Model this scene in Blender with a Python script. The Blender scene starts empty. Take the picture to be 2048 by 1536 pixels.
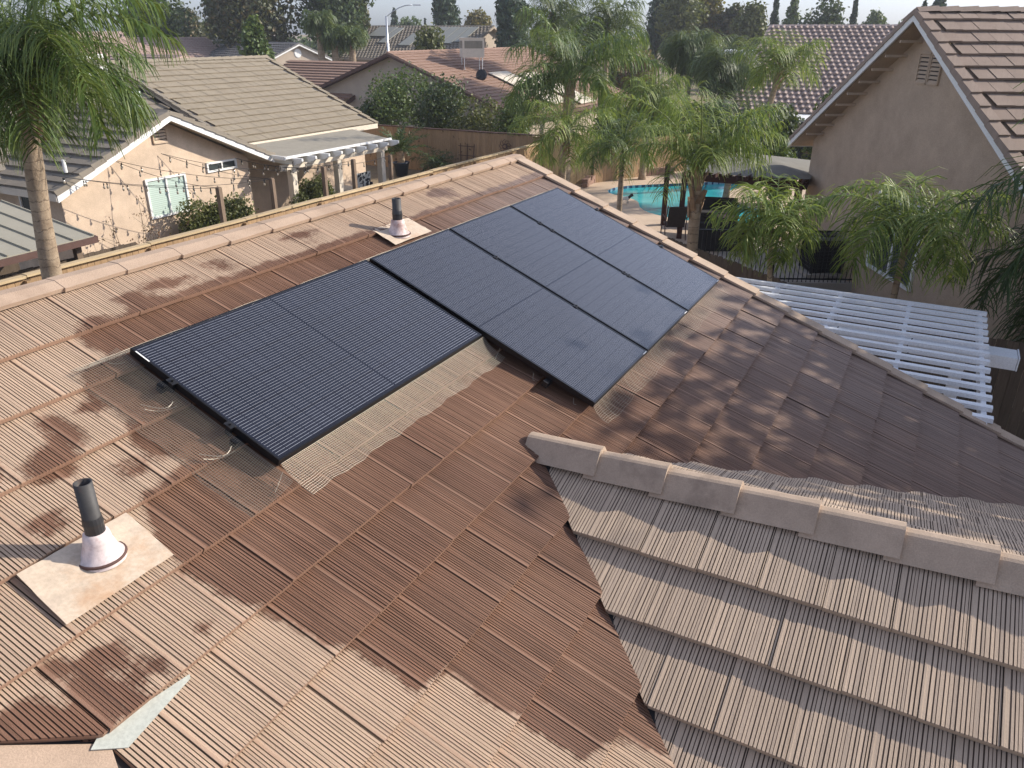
import bpy, math, random
import numpy as np
from mathutils import Vector, Matrix

# ------------------------------------------------------------------ camera, sky, sun, exposure
SC = bpy.context.scene
COL = SC.collection
F_PX, CX, CY, CAMZ = 1545.27, 1024.0, 768.0, 5.9
YAW, PITCH, ROLL = math.radians(28.263), math.radians(24.577), math.radians(0.168)
SUN_AZ, SUN_EL = math.radians(-46.0), math.radians(28.0)

def cam_axes():
    cy, sy, cp, sp = math.cos(YAW), math.sin(YAW), math.cos(PITCH), math.sin(PITCH)
    f = np.array([cp*cy, cp*sy, -sp]); r = np.array([sy, -cy, 0.0]); u = np.cross(r, f)
    cr, sr = math.cos(ROLL), math.sin(ROLL)
    return cr*r + sr*u, -sr*r + cr*u, f
CR, CU, CF = cam_axes()
cam_d = bpy.data.cameras.new('camera')
cam = bpy.data.objects.new('camera', cam_d); COL.objects.link(cam)
cam_d.sensor_width = 36.0; cam_d.lens = 36.0*F_PX/2048.0
cam_d.clip_start = 0.05; cam_d.clip_end = 3000
cam.matrix_world = Matrix(((CR[0], CU[0], -CF[0], 0), (CR[1], CU[1], -CF[1], 0), (CR[2], CU[2], -CF[2], CAMZ), (0, 0, 0, 1)))
SC.camera = cam

world = bpy.data.worlds.new('World'); SC.world = world; world.use_nodes = True
wn = world.node_tree; bg = wn.nodes['Background']
sky = wn.nodes.new('ShaderNodeTexSky'); sky.sky_type = 'NISHITA'; sky.sun_disc = False
sky.sun_elevation = SUN_EL; sky.sun_rotation = math.pi/2 - SUN_AZ
sky.altitude = 100; sky.air_density = 1.0; sky.dust_density = 1.3; sky.ozone_density = 6.0
hs = wn.nodes.new('ShaderNodeHueSaturation'); hs.inputs['Saturation'].default_value = 0.45
wn.links.new(sky.outputs[0], hs.inputs['Color']); tn = wn.nodes.new('ShaderNodeMix'); tn.data_type = 'RGBA'; tn.blend_type = 'MULTIPLY'; tn.inputs[0].default_value = 1.0; tn.inputs[7].default_value = (.94, .97, 1.08, 1)
wn.links.new(hs.outputs[0], tn.inputs[6]); wn.links.new(tn.outputs[2], bg.inputs[0]); bg.inputs[1].default_value = 0.145

sun_d = bpy.data.lights.new('sun', 'SUN'); sun_d.energy = 4.2; sun_d.angle = math.radians(0.5); sun_d.color = (1.0, 0.92, 0.80)
sun = bpy.data.objects.new('sun', sun_d); COL.objects.link(sun)
SL = Vector((math.cos(SUN_EL)*math.cos(SUN_AZ), math.cos(SUN_EL)*math.sin(SUN_AZ), math.sin(SUN_EL)))
sun.rotation_euler = (-SL).to_track_quat('-Z', 'Y').to_euler()
sun.location = (10, -10, 40)
SC.view_settings.view_transform = 'Standard'; SC.view_settings.look = 'None'
SC.view_settings.exposure = 0.6; SC.view_settings.gamma = 1.0
SC.cycles.max_bounces = 6; SC.cycles.transparent_max_bounces = 12
SC.cycles.use_denoising = True

# ------------------------------------------------------------------ helpers
rng = np.random.default_rng(7)
random.seed(7)

def ray(px, py):
    return CR*((px-CX)/F_PX) - CU*((py-CY)/F_PX) + CF
def at(px, py, z):
    r = ray(px, py); t = (z-CAMZ)/r[2]; return np.array([r[0]*t, r[1]*t, z])
def on_y(px, py, Y):
    r = ray(px, py); t = Y/r[1]; return np.array([r[0]*t, Y, r[2]*t+CAMZ])
def on_x(px, py, X):
    r = ray(px, py); t = X/r[0]; return np.array([X, r[1]*t, r[2]*t+CAMZ])
def far_at(px, D):
    r = ray(px, 61); h = math.hypot(r[0], r[1]); return np.array([r[0]/h*D, r[1]/h*D, 0.0])
def z_at(py, D):          # height seen at image row py, D metres away (near the horizon)
    return CAMZ + (61.0-py)/F_PX*D

def tag(o, label=None, cat=None, group=None, kind=None):
    if label: o['label'] = label
    if cat: o['category'] = cat
    if group: o['group'] = group
    if kind: o['kind'] = kind
    return o
def thing(name, label, cat, loc=(0, 0, 0), group=None, rotz=0.0):
    o = bpy.data.objects.new(name, None); COL.objects.link(o)
    o.location = [float(v) for v in loc]; o.rotation_euler = (0, 0, rotz); o.empty_display_size = 0.2
    return tag(o, label, cat, group)
def link(name, me, m=None, parent=None, local=False):
    o = bpy.data.objects.new(name, me); COL.objects.link(o)
    if m is not None and len(me.materials) == 0:
        for q in (m if isinstance(m, (list, tuple)) else [m]): me.materials.append(q)
    if parent is not None:
        o.parent = parent
        if not local:
            p = parent; off = Matrix.Identity(4); chain = []
            while p is not None:
                chain.append(p.matrix_basis.copy()); p = p.parent
            for mb in reversed(chain): off = off @ mb
            o.matrix_basis = off.inverted()
    return o

class MB:
    """collects faces; build() makes ONE mesh object"""
    def __init__(s): s.v = []; s.f = []; s.mi = []; s.m = 0
    def add(s, vs, fs):
        o = len(s.v); s.v.extend([tuple(map(float, q)) for q in vs])
        for f in fs: s.f.append(tuple(i+o for i in f)); s.mi.append(s.m)
    def quad(s, a, b, c, d): s.add([a, b, c, d], [(0, 1, 2, 3)])
    def hexa(s, p):   # 8 points: 0-3 bottom, 4-7 top
        s.add(p, [(3, 2, 1, 0), (4, 5, 6, 7), (0, 1, 5, 4), (1, 2, 6, 5), (2, 3, 7, 6), (3, 0, 4, 7)])
    def box(s, c, sx, sy, sz, rz=0.0):
        co, si = math.cos(rz), math.sin(rz); p = []
        for z in (-sz/2, sz/2):
            for x, y in ((-sx/2, -sy/2), (sx/2, -sy/2), (sx/2, sy/2), (-sx/2, sy/2)):
                p.append((c[0]+x*co-y*si, c[1]+x*si+y*co, c[2]+z))
        s.hexa(p)
    def bar(s, a, b, w, h, up=(0, 0, 1)):
        a, b = Vector(a), Vector(b); d = (b-a)
        if d.length < 1e-6: return
        d.normalize(); up = Vector(up)
        if abs(d.dot(up)) > .98: up = Vector((1, 0, 0))
        x = d.cross(up).normalized(); y = x.cross(d).normalized(); p = []
        for q in (a, b):
            p += [q-x*w/2-y*h/2, q+x*w/2-y*h/2, q+x*w/2+y*h/2, q-x*w/2+y*h/2]
        s.add(p, [(0, 1, 2, 3)[::-1], (4, 5, 6, 7), (0, 1, 5, 4), (1, 2, 6, 5), (2, 3, 7, 6), (3, 0, 4, 7)])
    def tube(s, pts, r, n=8, cap=True):
        pts = [Vector(p) for p in pts]; rs = r if isinstance(r, (list, tuple)) else [r]*len(pts)
        base = len(s.v); prev = None; vs = []
        for i, p in enumerate(pts):
            d = (pts[min(i+1, len(pts)-1)]-pts[max(i-1, 0)]).normalized()
            if prev is None:
                up = Vector((0, 0, 1)) if abs(d.z) < .9 else Vector((1, 0, 0)); x = d.cross(up).normalized()
            else:
                x = (prev - d*prev.dot(d)).normalized()
            prev = x; y = d.cross(x)
            for k in range(n):
                a = 2*math.pi*k/n; vs.append(p + (x*math.cos(a)+y*math.sin(a))*rs[i])
        fs = []
        for i in range(len(pts)-1):
            for k in range(n):
                fs.append((i*n+k, i*n+(k+1) % n, (i+1)*n+(k+1) % n, (i+1)*n+k))
        if cap: fs.append(tuple(range(n))[::-1]); fs.append(tuple((len(pts)-1)*n+k for k in range(n)))
        s.add(vs, fs)
    def lathe(s, c, prof, n=20, axis=None):
        vs = []; fs = []
        c = Vector(c); ax = Vector(axis if axis is not None else (0, 0, 1)).normalized()
        q = Vector((0, 0, 1)).rotation_difference(ax)
        for (r, z) in prof:
            for k in range(n):
                a = 2*math.pi*k/n; vs.append(c + q @ Vector((r*math.cos(a), r*math.sin(a), z)))
        for i in range(len(prof)-1):
            for k in range(n): fs.append((i*n+k, i*n+(k+1) % n, (i+1)*n+(k+1) % n, (i+1)*n+k))
        s.add(vs, fs)
    def poly_prism(s, pts, off):  # polygon extruded by vector off
        n = len(pts); off = Vector(off); a = [Vector(p) for p in pts]; b = [p+off for p in a]
        fs = [tuple(range(n))[::-1], tuple(range(n, 2*n))]
        for i in range(n): fs.append((i, (i+1) % n, n+(i+1) % n, n+i))
        s.add(a+b, fs)
    def mesh(s, name, mats, smooth=False):
        me = bpy.data.meshes.new(name); me.from_pydata(s.v, [], s.f)
        for q in (mats if isinstance(mats, (list, tuple)) else [mats]): me.materials.append(q)
        if any(s.mi): me.polygons.foreach_set('material_index', s.mi)
        if smooth: me.polygons.foreach_set('use_smooth', [True]*len(s.f))
        me.update(); return me
    def build(s, name, mats, parent=None, smooth=False, local=False):
        return link(name, s.mesh(name, mats, smooth), None, parent, local)

def mesh_np(name, V, Q, mats, attrs=None, smooth=False):
    """V (N,3), Q (M,4) quads"""
    me = bpy.data.meshes.new(name)
    V = np.asarray(V, dtype=np.float32); Q = np.asarray(Q, dtype=np.int32)
    used = np.zeros(len(V), bool); used[Q.ravel()] = True
    if not used.all():
        new = np.cumsum(used)-1; V = V[used]; Q = new[Q].astype(np.int32)
        if attrs: attrs = {k: np.asarray(a)[used] for k, a in attrs.items()}
    me.vertices.add(len(V)); me.vertices.foreach_set('co', V.ravel())
    me.loops.add(Q.size); me.loops.foreach_set('vertex_index', Q.ravel())
    me.polygons.add(len(Q)); me.polygons.foreach_set('loop_start', np.arange(0, Q.size, 4, dtype=np.int32))
    try: me.polygons.foreach_set('loop_total', np.full(len(Q), 4, dtype=np.int32))
    except Exception: pass
    for q in (mats if isinstance(mats, (list, tuple)) else [mats]): me.materials.append(q)
    if attrs:
        for k, a in attrs.items():
            at_ = me.attributes.new(k, 'FLOAT', 'POINT'); at_.data.foreach_set('value', np.asarray(a, dtype=np.float32))
    me.polygons.foreach_set('use_smooth', np.full(len(Q), bool(smooth)))
    me.update(calc_edges=True); me.validate(); return me

# ------------------------------------------------------------------ materials
class NT:
    def __init__(s, name):
        s.m = bpy.data.materials.new(name); s.m.use_nodes = True
        s.t = s.m.node_tree; s.b = s.t.nodes['Principled BSDF']; s.out = s.t.nodes['Material Output']
    def n(s, typ, **kw):
        nd = s.t.nodes.new(typ)
        for k, v in kw.items(): setattr(nd, k, v)
        return nd
    def l(s, a, b): s.t.links.new(a, b)
    def val(s, sock, v):
        if hasattr(v, 'default_value') or hasattr(v, 'is_output'): s.l(v, sock)
        else: sock.default_value = v
    def math(s, op, a, b=0.0, c=None, clamp=False):
        nd = s.n('ShaderNodeMath', operation=op, use_clamp=clamp); s.val(nd.inputs[0], a); s.val(nd.inputs[1], b)
        if c is not None: s.val(nd.inputs[2], c)
        return nd.outputs[0]
    def noise(s, scale, detail=4, rough=.6, vec=None, mapscale=None):
        nd = s.n('ShaderNodeTexNoise'); nd.inputs['Scale'].default_value = scale
        nd.inputs['Detail'].default_value = detail; nd.inputs['Roughness'].default_value = rough
        if vec is None: vec = s.coord()
        if mapscale:
            mp = s.n('ShaderNodeMapping'); mp.inputs['Scale'].default_value = mapscale; s.l(vec, mp.inputs['Vector']); vec = mp.outputs[0]
        s.l(vec, nd.inputs['Vector']); return nd.outputs['Fac']
    def coord(s):
        if not hasattr(s, '_c'): s._c = s.n('ShaderNodeNewGeometry').outputs['Position']
        return s._c
    def objco(s):
        if not hasattr(s, '_o'): s._o = s.n('ShaderNodeTexCoord').outputs['Object']
        return s._o
    def ramp(s, fac, stops):
        nd = s.n('ShaderNodeValToRGB'); cr = nd.color_ramp
        while len(cr.elements) < len(stops): cr.elements.new(0.5)
        for e, (p, c) in zip(cr.elements, stops): e.position = p; e.color = (*c, 1) if len(c) == 3 else c
        s.l(fac, nd.inputs[0]); return nd.outputs[0]
    def mix(s, fac, a, b, blend='MIX'):
        nd = s.n('ShaderNodeMix', data_type='RGBA', blend_type=blend)
        s.val(nd.inputs[0], fac)
        for sock, v in ((nd.inputs[6], a), (nd.inputs[7], b)):
            if isinstance(v, tuple): sock.default_value = (*v, 1)
            else: s.l(v, sock)
        return nd.outputs[2]
    def attr(s, name): return s.n('ShaderNodeAttribute', attribute_name=name).outputs['Fac']
    def color(s, c):
        if isinstance(c, tuple): s.b.inputs['Base Color'].default_value = (*c, 1)
        else: s.l(c, s.b.inputs['Base Color'])
    def bump(s, h, strength=.3, dist=.01):
        nd = s.n('ShaderNodeBump'); nd.inputs['Strength'].default_value = strength; nd.inputs['Distance'].default_value = dist
        s.l(h, nd.inputs['Height']); s.l(nd.outputs[0], s.b.inputs['Normal'])
    def set(s, **kw):
        for k, v in kw.items():
            k = {'rough': 'Roughness', 'metal': 'Metallic', 'spec': 'Specular IOR Level', 'ior': 'IOR', 'trans': 'Transmission Weight', 'coat': 'Coat Weight', 'sheen': 'Sheen Weight'}[k]
            s.val(s.b.inputs[k], v)
        return s

def dull(name, c, var=.25, scale=6, rough=.85, fine=120, bump=.25, spec=.3, dist=.004, dirt=None, metal=0.0):
    """a weathered plain surface: two scales of noise on one base colour"""
    t = NT(name); n1 = t.noise(scale, 5, .65); n2 = t.noise(fine, 3, .6)
    lo = tuple(max(0, q*(1-var)) for q in c); hi = tuple(min(1, q*(1+var*.8)) for q in c)
    col = t.ramp(n1, [(.3, lo), (.7, hi)])
    col = t.mix(.22, col, t.ramp(n2, [(.35, tuple(q*.55 for q in c)), (.65, tuple(min(1, q*1.3) for q in c))]))
    if dirt: col = t.mix(t.ramp(t.noise(scale*.35, 6, .7), [(.52, (0, 0, 0)), (.72, (1, 1, 1))]), col, dirt)
    t.color(col); t.bump(n2, bump, dist); t.set(rough=rough, spec=spec, metal=metal); return t.m

def tile_mat(name, dry, wet, stain=True, rowvar=.18, groove=(.05, .028, .02), rough=.9, nosec=None):
    """concrete roof tile: dusty dry face, dirt in the grooves, a wet stain where water ran"""
    t = NT(name)
    rnd = t.attr('rnd'); g = t.attr('g')
    n1 = t.noise(2.3, 5, .6); n2 = t.noise(260, 2, .5); n3 = t.noise(30, 4, .7)
    c = t.ramp(n1, [(.3, tuple(q*.86 for q in dry)), (.7, tuple(min(1, q*1.1) for q in dry))])
    c = t.mix(t.math('MULTIPLY', n3, .5), c, tuple(q*.72 for q in dry))
    c = t.mix(t.math('MULTIPLY', rnd, rowvar), c, (dry[0]*.55, dry[1]*.5, dry[2]*.48))
    c = t.mix(t.math('MULTIPLY', t.ramp(n2, [(.5, (0, 0, 0)), (.72, (1, 1, 1))]), .35), c, tuple(q*.5 for q in dry))
    st_ = t.noise(1.0, 4, .65, None, (26, 1.3, 1.3) if stain else (1.3, 26, 1.3)); st_ = t.ramp(st_, [(.42, (0, 0, 0)), (.66, (1, 1, 1))])
    c = t.mix(t.math('MULTIPLY', st_, .30), c, tuple(q*.6 for q in dry))
    if stain:
        sd = t.attr('sd')
        e = t.math('ADD', t.math('ADD', sd, .5), t.math('MULTIPLY', t.math('SUBTRACT', t.noise(6, 4, .7), .5), .13))
        e = t.math('ADD', e, t.math('MULTIPLY', t.math('SUBTRACT', t.noise(60, 3, .6), .5), .05))
        wf = t.ramp(e, [(.488, (1, 1, 1)), (.522, (0, 0, 0))])
        w = t.ramp(n1, [(.3, tuple(q*.8 for q in wet)), (.72, tuple(q*1.25 for q in wet))])
        w = t.mix(t.math('MULTIPLY', rnd, .35), w, (wet[0]*.62, wet[1]*.62, wet[2]*.68))
        w = t.mix(t.math('MULTIPLY', t.ramp(n2, [(.52, (0, 0, 0)), (.75, (1, 1, 1))]), .4), w, tuple(min(1, q*1.9) for q in wet))
        w = t.mix(t.ramp(t.noise(1.1, 3, .6), [(.45, (0, 0, 0)), (.75, (.6, .6, .6))]), w, (wet[0]*.75, wet[1]*.8, wet[2]*.95))
        w = t.mix(t.ramp(t.noise(.9, 4, .65, None, (1.0, 1.0, 1.0)), [(.42, (0, 0, 0)), (.68, (.85, .85, .85))]), w, (wet[0]*1.35, wet[1]*1.45, wet[2]*1.5))
        w = t.mix(t.math('MULTIPLY', st_, .5), w, tuple(q*.45 for q in wet))
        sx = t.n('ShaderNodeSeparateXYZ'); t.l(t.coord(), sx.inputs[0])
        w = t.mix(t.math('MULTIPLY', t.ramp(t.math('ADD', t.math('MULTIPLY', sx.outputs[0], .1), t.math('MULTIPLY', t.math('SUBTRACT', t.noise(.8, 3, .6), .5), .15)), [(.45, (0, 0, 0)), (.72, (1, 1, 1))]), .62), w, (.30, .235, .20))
        c = t.mix(wf, c, w)
        t.l(t.math('SUBTRACT', rough, t.math('MULTIPLY', wf, .22)), t.b.inputs['Roughness'])
    else: t.set(rough=rough)
    e_ = t.attr('e'); c = t.mix(t.math('MULTIPLY', e_, .72), c, nosec or tuple(q*.8 for q in dry))
    c = t.mix(t.math('MULTIPLY', g, .95), c, groove)
    t.color(c); t.set(spec=.28)
    t.bump(t.math('ADD', n2, t.math('MULTIPLY', t.noise(90, 3, .6), .8)), .55, .0035)
    return t.m

def leaf_mat(name, c1, c2, c3=None, trans=.25, rough=.5):
    t = NT(name); geo = t.n('ShaderNodeNewGeometry')
    r = geo.outputs['Random Per Island']
    stops = [(0.0, c1), (.6, c2)] + ([(1.0, c3)] if c3 else [(1.0, tuple(min(1, q*1.25) for q in c2))])
    col = t.ramp(r, stops)
    col = t.mix(t.math('MULTIPLY', t.noise(1.2, 3, .6), .45), col, tuple(q*.55 for q in c1))
    t.color(col); t.set(rough=rough, spec=.35)
    tr = t.n('ShaderNodeBsdfTranslucent'); t.l(t.mix(.35, col, (.35, .42, .05)), tr.inputs[0])
    mx = t.n('ShaderNodeMixShader'); mx.inputs[0].default_value = trans
    t.l(t.b.outputs[0], mx.inputs[1]); t.l(tr.outputs[0], mx.inputs[2]); t.l(mx.outputs[0], t.out.inputs[0])
    return t.m

def plain(name, c, rough=.5, metal=0.0, spec=.5):
    t = NT(name); n = t.noise(40, 3, .6)
    t.color(t.ramp(n, [(.3, tuple(q*.85 for q in c)), (.7, tuple(min(1, q*1.1) for q in c))]))
    t.set(rough=rough, metal=metal, spec=spec); return t.m

M = {}
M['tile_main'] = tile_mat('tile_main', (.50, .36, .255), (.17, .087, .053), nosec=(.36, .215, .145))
M['tile_gable'] = tile_mat('tile_gable', (.57, .435, .32), (.165, .09, .055), stain=False, groove=(.085, .06, .045))
M['cap_main'] = dull('cap_main', (.43, .315, .23), .16, 3, .9, 150, .5, .2, .004, dirt=(.30, .21, .15))
M['cap_gable'] = dull('cap_gable', (.44, .335, .25), .2, 5, .9, 150, .5, .2, .004, dirt=(.2, .15, .115))
M['under'] = dull('underlay', (.035, .032, .032), .2, 10)
M['flash_grey'] = dull('flashing_grey', (.42, .43, .38), .15, 8, .5, 80, .1)
M['flash_paint'] = dull('flashing_painted', (.55, .44, .33), .14, 5, .6, 60, .1, .4, .002, dirt=(.42, .22, .10))
M['cone'] = dull('lead_cone', (.66, .55, .52), .15, 12, .5, 60, .1, .4, .002, dirt=(.28, .10, .06))
M['pipe'] = dull('abs_pipe', (.05, .047, .045), .3, 9, .6, 60, .2, .4, .002, dirt=(.16, .055, .03))
M['tape'] = plain('black_tape', (.03, .03, .032), .35)
M['stucco_tan'] = dull('stucco_tan', (.58, .45, .335), .2, 2.2, .95, 45, .5, .2, .008)
M['stucco_pink'] = dull('stucco_pink', (.46, .35, .255), .17, 1.8, .95, 45, .5, .2, .008)
M['stucco_far'] = dull('stucco_far', (.42, .35, .28), .1, 2, .95, 40, .2)
M['white'] = dull('white_paint', (.78, .77, .74), .06, 5, .55, 60, .08)
M['cream'] = dull('cream_paint', (.66, .58, .47), .08, 5, .6, 60, .1)
M['white_gloss'] = dull('white_vinyl', (.80, .81, .82), .05, 5, .35, 60, .05, .5)
M['brown_trim'] = dull('brown_trim', (.10, .055, .045), .2, 6, .7)
M['dark'] = plain('dark_gap', (.012, .012, .013), .8)
M['black_metal'] = plain('black_metal', (.018, .018, .02), .38, .3)
M['alu'] = plain('aluminium', (.55, .56, .57), .35, .9)
M['wire'] = plain('galvanised_wire', (.34, .30, .235), .45, .2)
M['galv'] = plain('galvanised_sheet', (.62, .63, .64), .35, .8)

def glass_mat(name, c, rough=.06):
    t = NT(name); t.color(c); t.set(rough=rough, spec=.6); t.b.inputs['Coat Weight'].default_value = .3; t.b.inputs['Coat Roughness'].default_value = .03
    return t.m
M['glass'] = glass_mat('window_glass', (.05, .06, .06))
M['blind'] = None
def blind_mat():
    t = NT('window_with_blind'); sep = t.n('ShaderNodeSeparateXYZ'); t.l(t.coord(), sep.inputs[0])
    w = t.math('FRACT', t.math('MULTIPLY', sep.outputs[2], 20.0))
    t.color(t.ramp(w, [(.0, (.34, .44, .38)), (.2, (.46, .56, .50)), (.8, (.52, .62, .55)), (1.0, (.28, .36, .32))]))
    t.set(rough=.08, spec=.6); return t.m
M['blind'] = blind_mat()

def wood_mat(name, c, axis='Z', var=.35, knots=True, dark=None):
    t = NT(name); ms = {'Z': (9, 9, .6), 'X': (.6, 9, 9), 'Y': (9, .6, 9)}[axis]
    g = t.noise(6, 5, .7, None, ms); geo = t.n('ShaderNodeNewGeometry')
    isl = geo.outputs['Random Per Island']
    col = t.ramp(g, [(.3, tuple(q*(1-var) for q in c)), (.7, tuple(min(1, q*(1+var*.6)) for q in c))])
    col = t.mix(t.math('MULTIPLY', isl, .55), col, dark or tuple(q*.55 for q in c))
    if knots: col = t.mix(t.ramp(t.noise(5, 2, .4), [(.68, (0, 0, 0)), (.74, (1, 1, 1))]), col, tuple(q*.3 for q in c))
    t.color(col); t.set(rough=.85, spec=.2); t.bump(g, .3, .005); return t.m
M['fence_tan'] = wood_mat('fence_cedar', (.40, .265, .15))
M['fence_grey'] = wood_mat('fence_weathered', (.13, .098, .072))
M['fence_new'] = wood_mat('fence_new', (.58, .41, .22))
M['rail_pale'] = wood_mat('rail_pale', (.60, .46, .28), 'X', .3)
M['post'] = wood_mat('post_wood', (.24, .175, .125))
M['redwood'] = wood_mat('stained_redwood', (.075, .032, .022), 'Z', .3, False)

def ground_mat():
    t = NT('dry_ground'); n = t.noise(.6, 6, .7); n2 = t.noise(14, 4, .7)
    c = t.ramp(n, [(.3, (.17, .125, .075)), (.5, (.26, .20, .13)), (.7, (.15, .14, .06))])
    c = t.mix(.35, c, t.ramp(n2, [(.3, (.10, .075, .045)), (.7, (.36, .29, .19))]))
    t.color(c); t.bump(n2, .5, .03); t.set(rough=.95, spec=.15); return t.m
M['ground'] = ground_mat()
M['concrete'] = dull('concrete_patio', (.42, .375, .32), .15, 1.5, .9, 60, .15)
M['deck'] = dull('pool_deck', (.56, .43, .32), .12, 1.2, .9, 80, .2)
M['asphalt'] = dull('asphalt', (.06, .06, .06), .2, 2, .9)
M['block'] = dull('wall_block', (.30, .19, .145), .3, 9, .9, 50, .4)

def panel_glass():
    """black solar glass: rows of half-cut cells with fine bright busbars, laid out in the panel's own metres"""
    t = NT('solar_glass'); sep = t.n('ShaderNodeSeparateXYZ'); t.l(t.objco(), sep.inputs[0])
    x, y = sep.outputs[0], sep.outputs[1]      # x along the long side, y across
    def band(v, per, w, off=0.0):
        f = t.math('FRACT', t.math('ADD', t.math('DIVIDE', v, per), off)); d = t.math('ABSOLUTE', t.math('SUBTRACT', f, .5))
        return t.math('GREATER_THAN', t.math('SUBTRACT', .5, d), 0.0) if w is None else t.math('LESS_THAN', t.math('SUBTRACT', .5, d), w/per/2)
    RW = 0.166
    inrow = t.math('FRACT', t.math('DIVIDE', y, RW))
    rowgap = t.math('LESS_THAN', t.math('ABSOLUTE', t.math('SUBTRACT', inrow, .5)), .455)      # inside a cell row
    bus = band(y, RW/9.0, .0021, .5)
    cellgap = band(x, .0875, .0035)
    midgap = t.math('LESS_THAN', t.math('ABSOLUTE', x), .006)
    line = t.math('MULTIPLY', t.math('MULTIPLY', bus, rowgap), t.math('SUBTRACT', 1.0, t.math('MAXIMUM', cellgap, midgap)))
    ex = t.math('LESS_THAN', t.math('ABSOLUTE', x), .945); ey = t.math('LESS_THAN', t.math('ABSOLUTE', y), .498)
    line = t.math('MULTIPLY', line, t.math('MULTIPLY', ex, ey))
    cell = t.ramp(t.noise(3, 3, .5), [(.3, (.006, .007, .013)), (.7, (.010, .012, .021))])
    gap = t.math('MAXIMUM', t.math('MAXIMUM', cellgap, midgap), t.math('SUBTRACT', 1.0, rowgap))
    c = t.mix(gap, cell, (.004, .004, .008))
    c = t.mix(line, c, (.27, .27, .29))
    t.color(c); dust = t.noise(2.5, 5, .65)
    t.l(t.math('ADD', .07, t.math('MULTIPLY', dust, .12)), t.b.inputs['Roughness'])
    t.set(spec=.5); t.b.inputs['IOR'].default_value = 1.62
    return t.m
M['pv'] = panel_glass()
pb_ = M['pv'].node_tree.nodes['Principled BSDF']; pb_.inputs['Sheen Weight'].default_value = .10; pb_.inputs['Sheen Roughness'].default_value = .35; pb_.inputs['Sheen Tint'].default_value = (.75, .8, .9, 1)
M['pv_frame'] = plain('black_anodised', (.012, .012, .014), .32, .4)

def water_mat():
    t = NT('pool_water'); n = t.noise(2.2, 3, .55)
    t.color(t.ramp(t.noise(.35, 3, .5), [(.36, (.02, .29, .35)), (.55, (.05, .45, .48)), (.68, (.16, .58, .60))]))
    t.set(rough=.04, spec=.5); t.b.inputs['IOR'].default_value = 1.33; t.bump(t.noise(5, 3, .6), .3, .03); return t.m
M['water'] = water_mat()
M['palm_near'] = leaf_mat('palm_green', (.05, .095, .025), (.12, .19, .045), (.24, .29, .08), .3)
M['palm_yel'] = leaf_mat('palm_lime', (.10, .17, .035), (.23, .31, .06), (.40, .43, .12), .35)
M['palm_dark'] = leaf_mat('palm_dark', (.024, .052, .018), (.05, .095, .03), (.09, .14, .045), .2)
M['palm_far'] = leaf_mat('palm_greygreen', (.07, .11, .045), (.13, .18, .07), (.22, .26, .12), .3)
M['lf_dark'] = leaf_mat('leaf_dark', (0.026, 0.049, 0.017), (0.052, 0.087, 0.026), (0.102, 0.145, 0.043), .15)
M['lf_mid'] = leaf_mat('leaf_mid', (0.043, 0.080, 0.020), (0.087, 0.138, 0.032), (0.174, 0.232, 0.058), .2)
M['lf_olive'] = leaf_mat('leaf_olive', (0.065, 0.080, 0.023), (0.123, 0.138, 0.041), (0.217, 0.217, 0.072), .2)
M['lf_yellow'] = leaf_mat('leaf_yellow', (.09, .08, .02), (.20, .155, .035), (.32, .22, .05), .25)
M['lf_brown'] = leaf_mat('leaf_rusty', (0.087, 0.046, 0.029), (0.189, 0.094, 0.058), (0.246, 0.145, 0.072), .2)
M['lf_bronze'] = leaf_mat('leaf_bronze', (.045, .055, .022), (.085, .095, .035), (.19, .13, .06), .15)
M['lf_conifer'] = leaf_mat('needles', (0.023, 0.049, 0.026), (0.043, 0.080, 0.041), (0.080, 0.123, 0.058), .08)
M['lf_flower'] = leaf_mat('red_flowers', (.35, .06, .04), (.5, .12, .06), (.6, .2, .1), .2)
M['lf_straw'] = leaf_mat('dry_grass', (.25, .17, .08), (.42, .30, .15), (.5, .38, .2), .2)
M['bark'] = dull('bark', (.13, .10, .075), .3, 8, .95, 40, .6, .15, .02)
def palm_bark():
    t = NT('palm_trunk'); sep = t.n('ShaderNodeSeparateXYZ'); t.l(t.coord(), sep.inputs[0])
    n = t.noise(5, 5, .7); z = t.math('ADD', t.math('MULTIPLY', sep.outputs[2], 7.0), t.math('MULTIPLY', n, 1.4))
    w = t.math('FRACT', z)
    c = t.ramp(n, [(.3, (.23, .17, .115)), (.7, (.42, .33, .235))])
    c = t.mix(t.ramp(w, [(.0, (1, 1, 1)), (.13, (0, 0, 0))]), c, (.12, .085, .06))
    t.color(c); t.bump(t.math('ADD', w, t.noise(30, 4, .7)), .5, .02); t.set(rough=.9, spec=.2); return t.m
M['palm_bark'] = palm_bark()
M['boot'] = dull('palm_boots', (.30, .20, .125), .4, 12, .95, 60, .5)
M['rachis'] = plain('palm_rachis', (.20, .24, .09), .55)

# ------------------------------------------------------------------ roof tiles
TH = math.radians(22.6)
N_MAIN = np.array([0, -math.sin(TH), math.cos(TH)]); D_MAIN = np.array([0, -math.cos(TH), -math.sin(TH)])
O_MAIN = np.array([0, 0, CAMZ]) - 2.83*N_MAIN            # roof plane: O + u*X + v*D + h*N
def RP(u, v, h=0.0):
    return O_MAIN + np.array([1.0, 0, 0])*u + D_MAIN*v + N_MAIN*h

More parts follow.
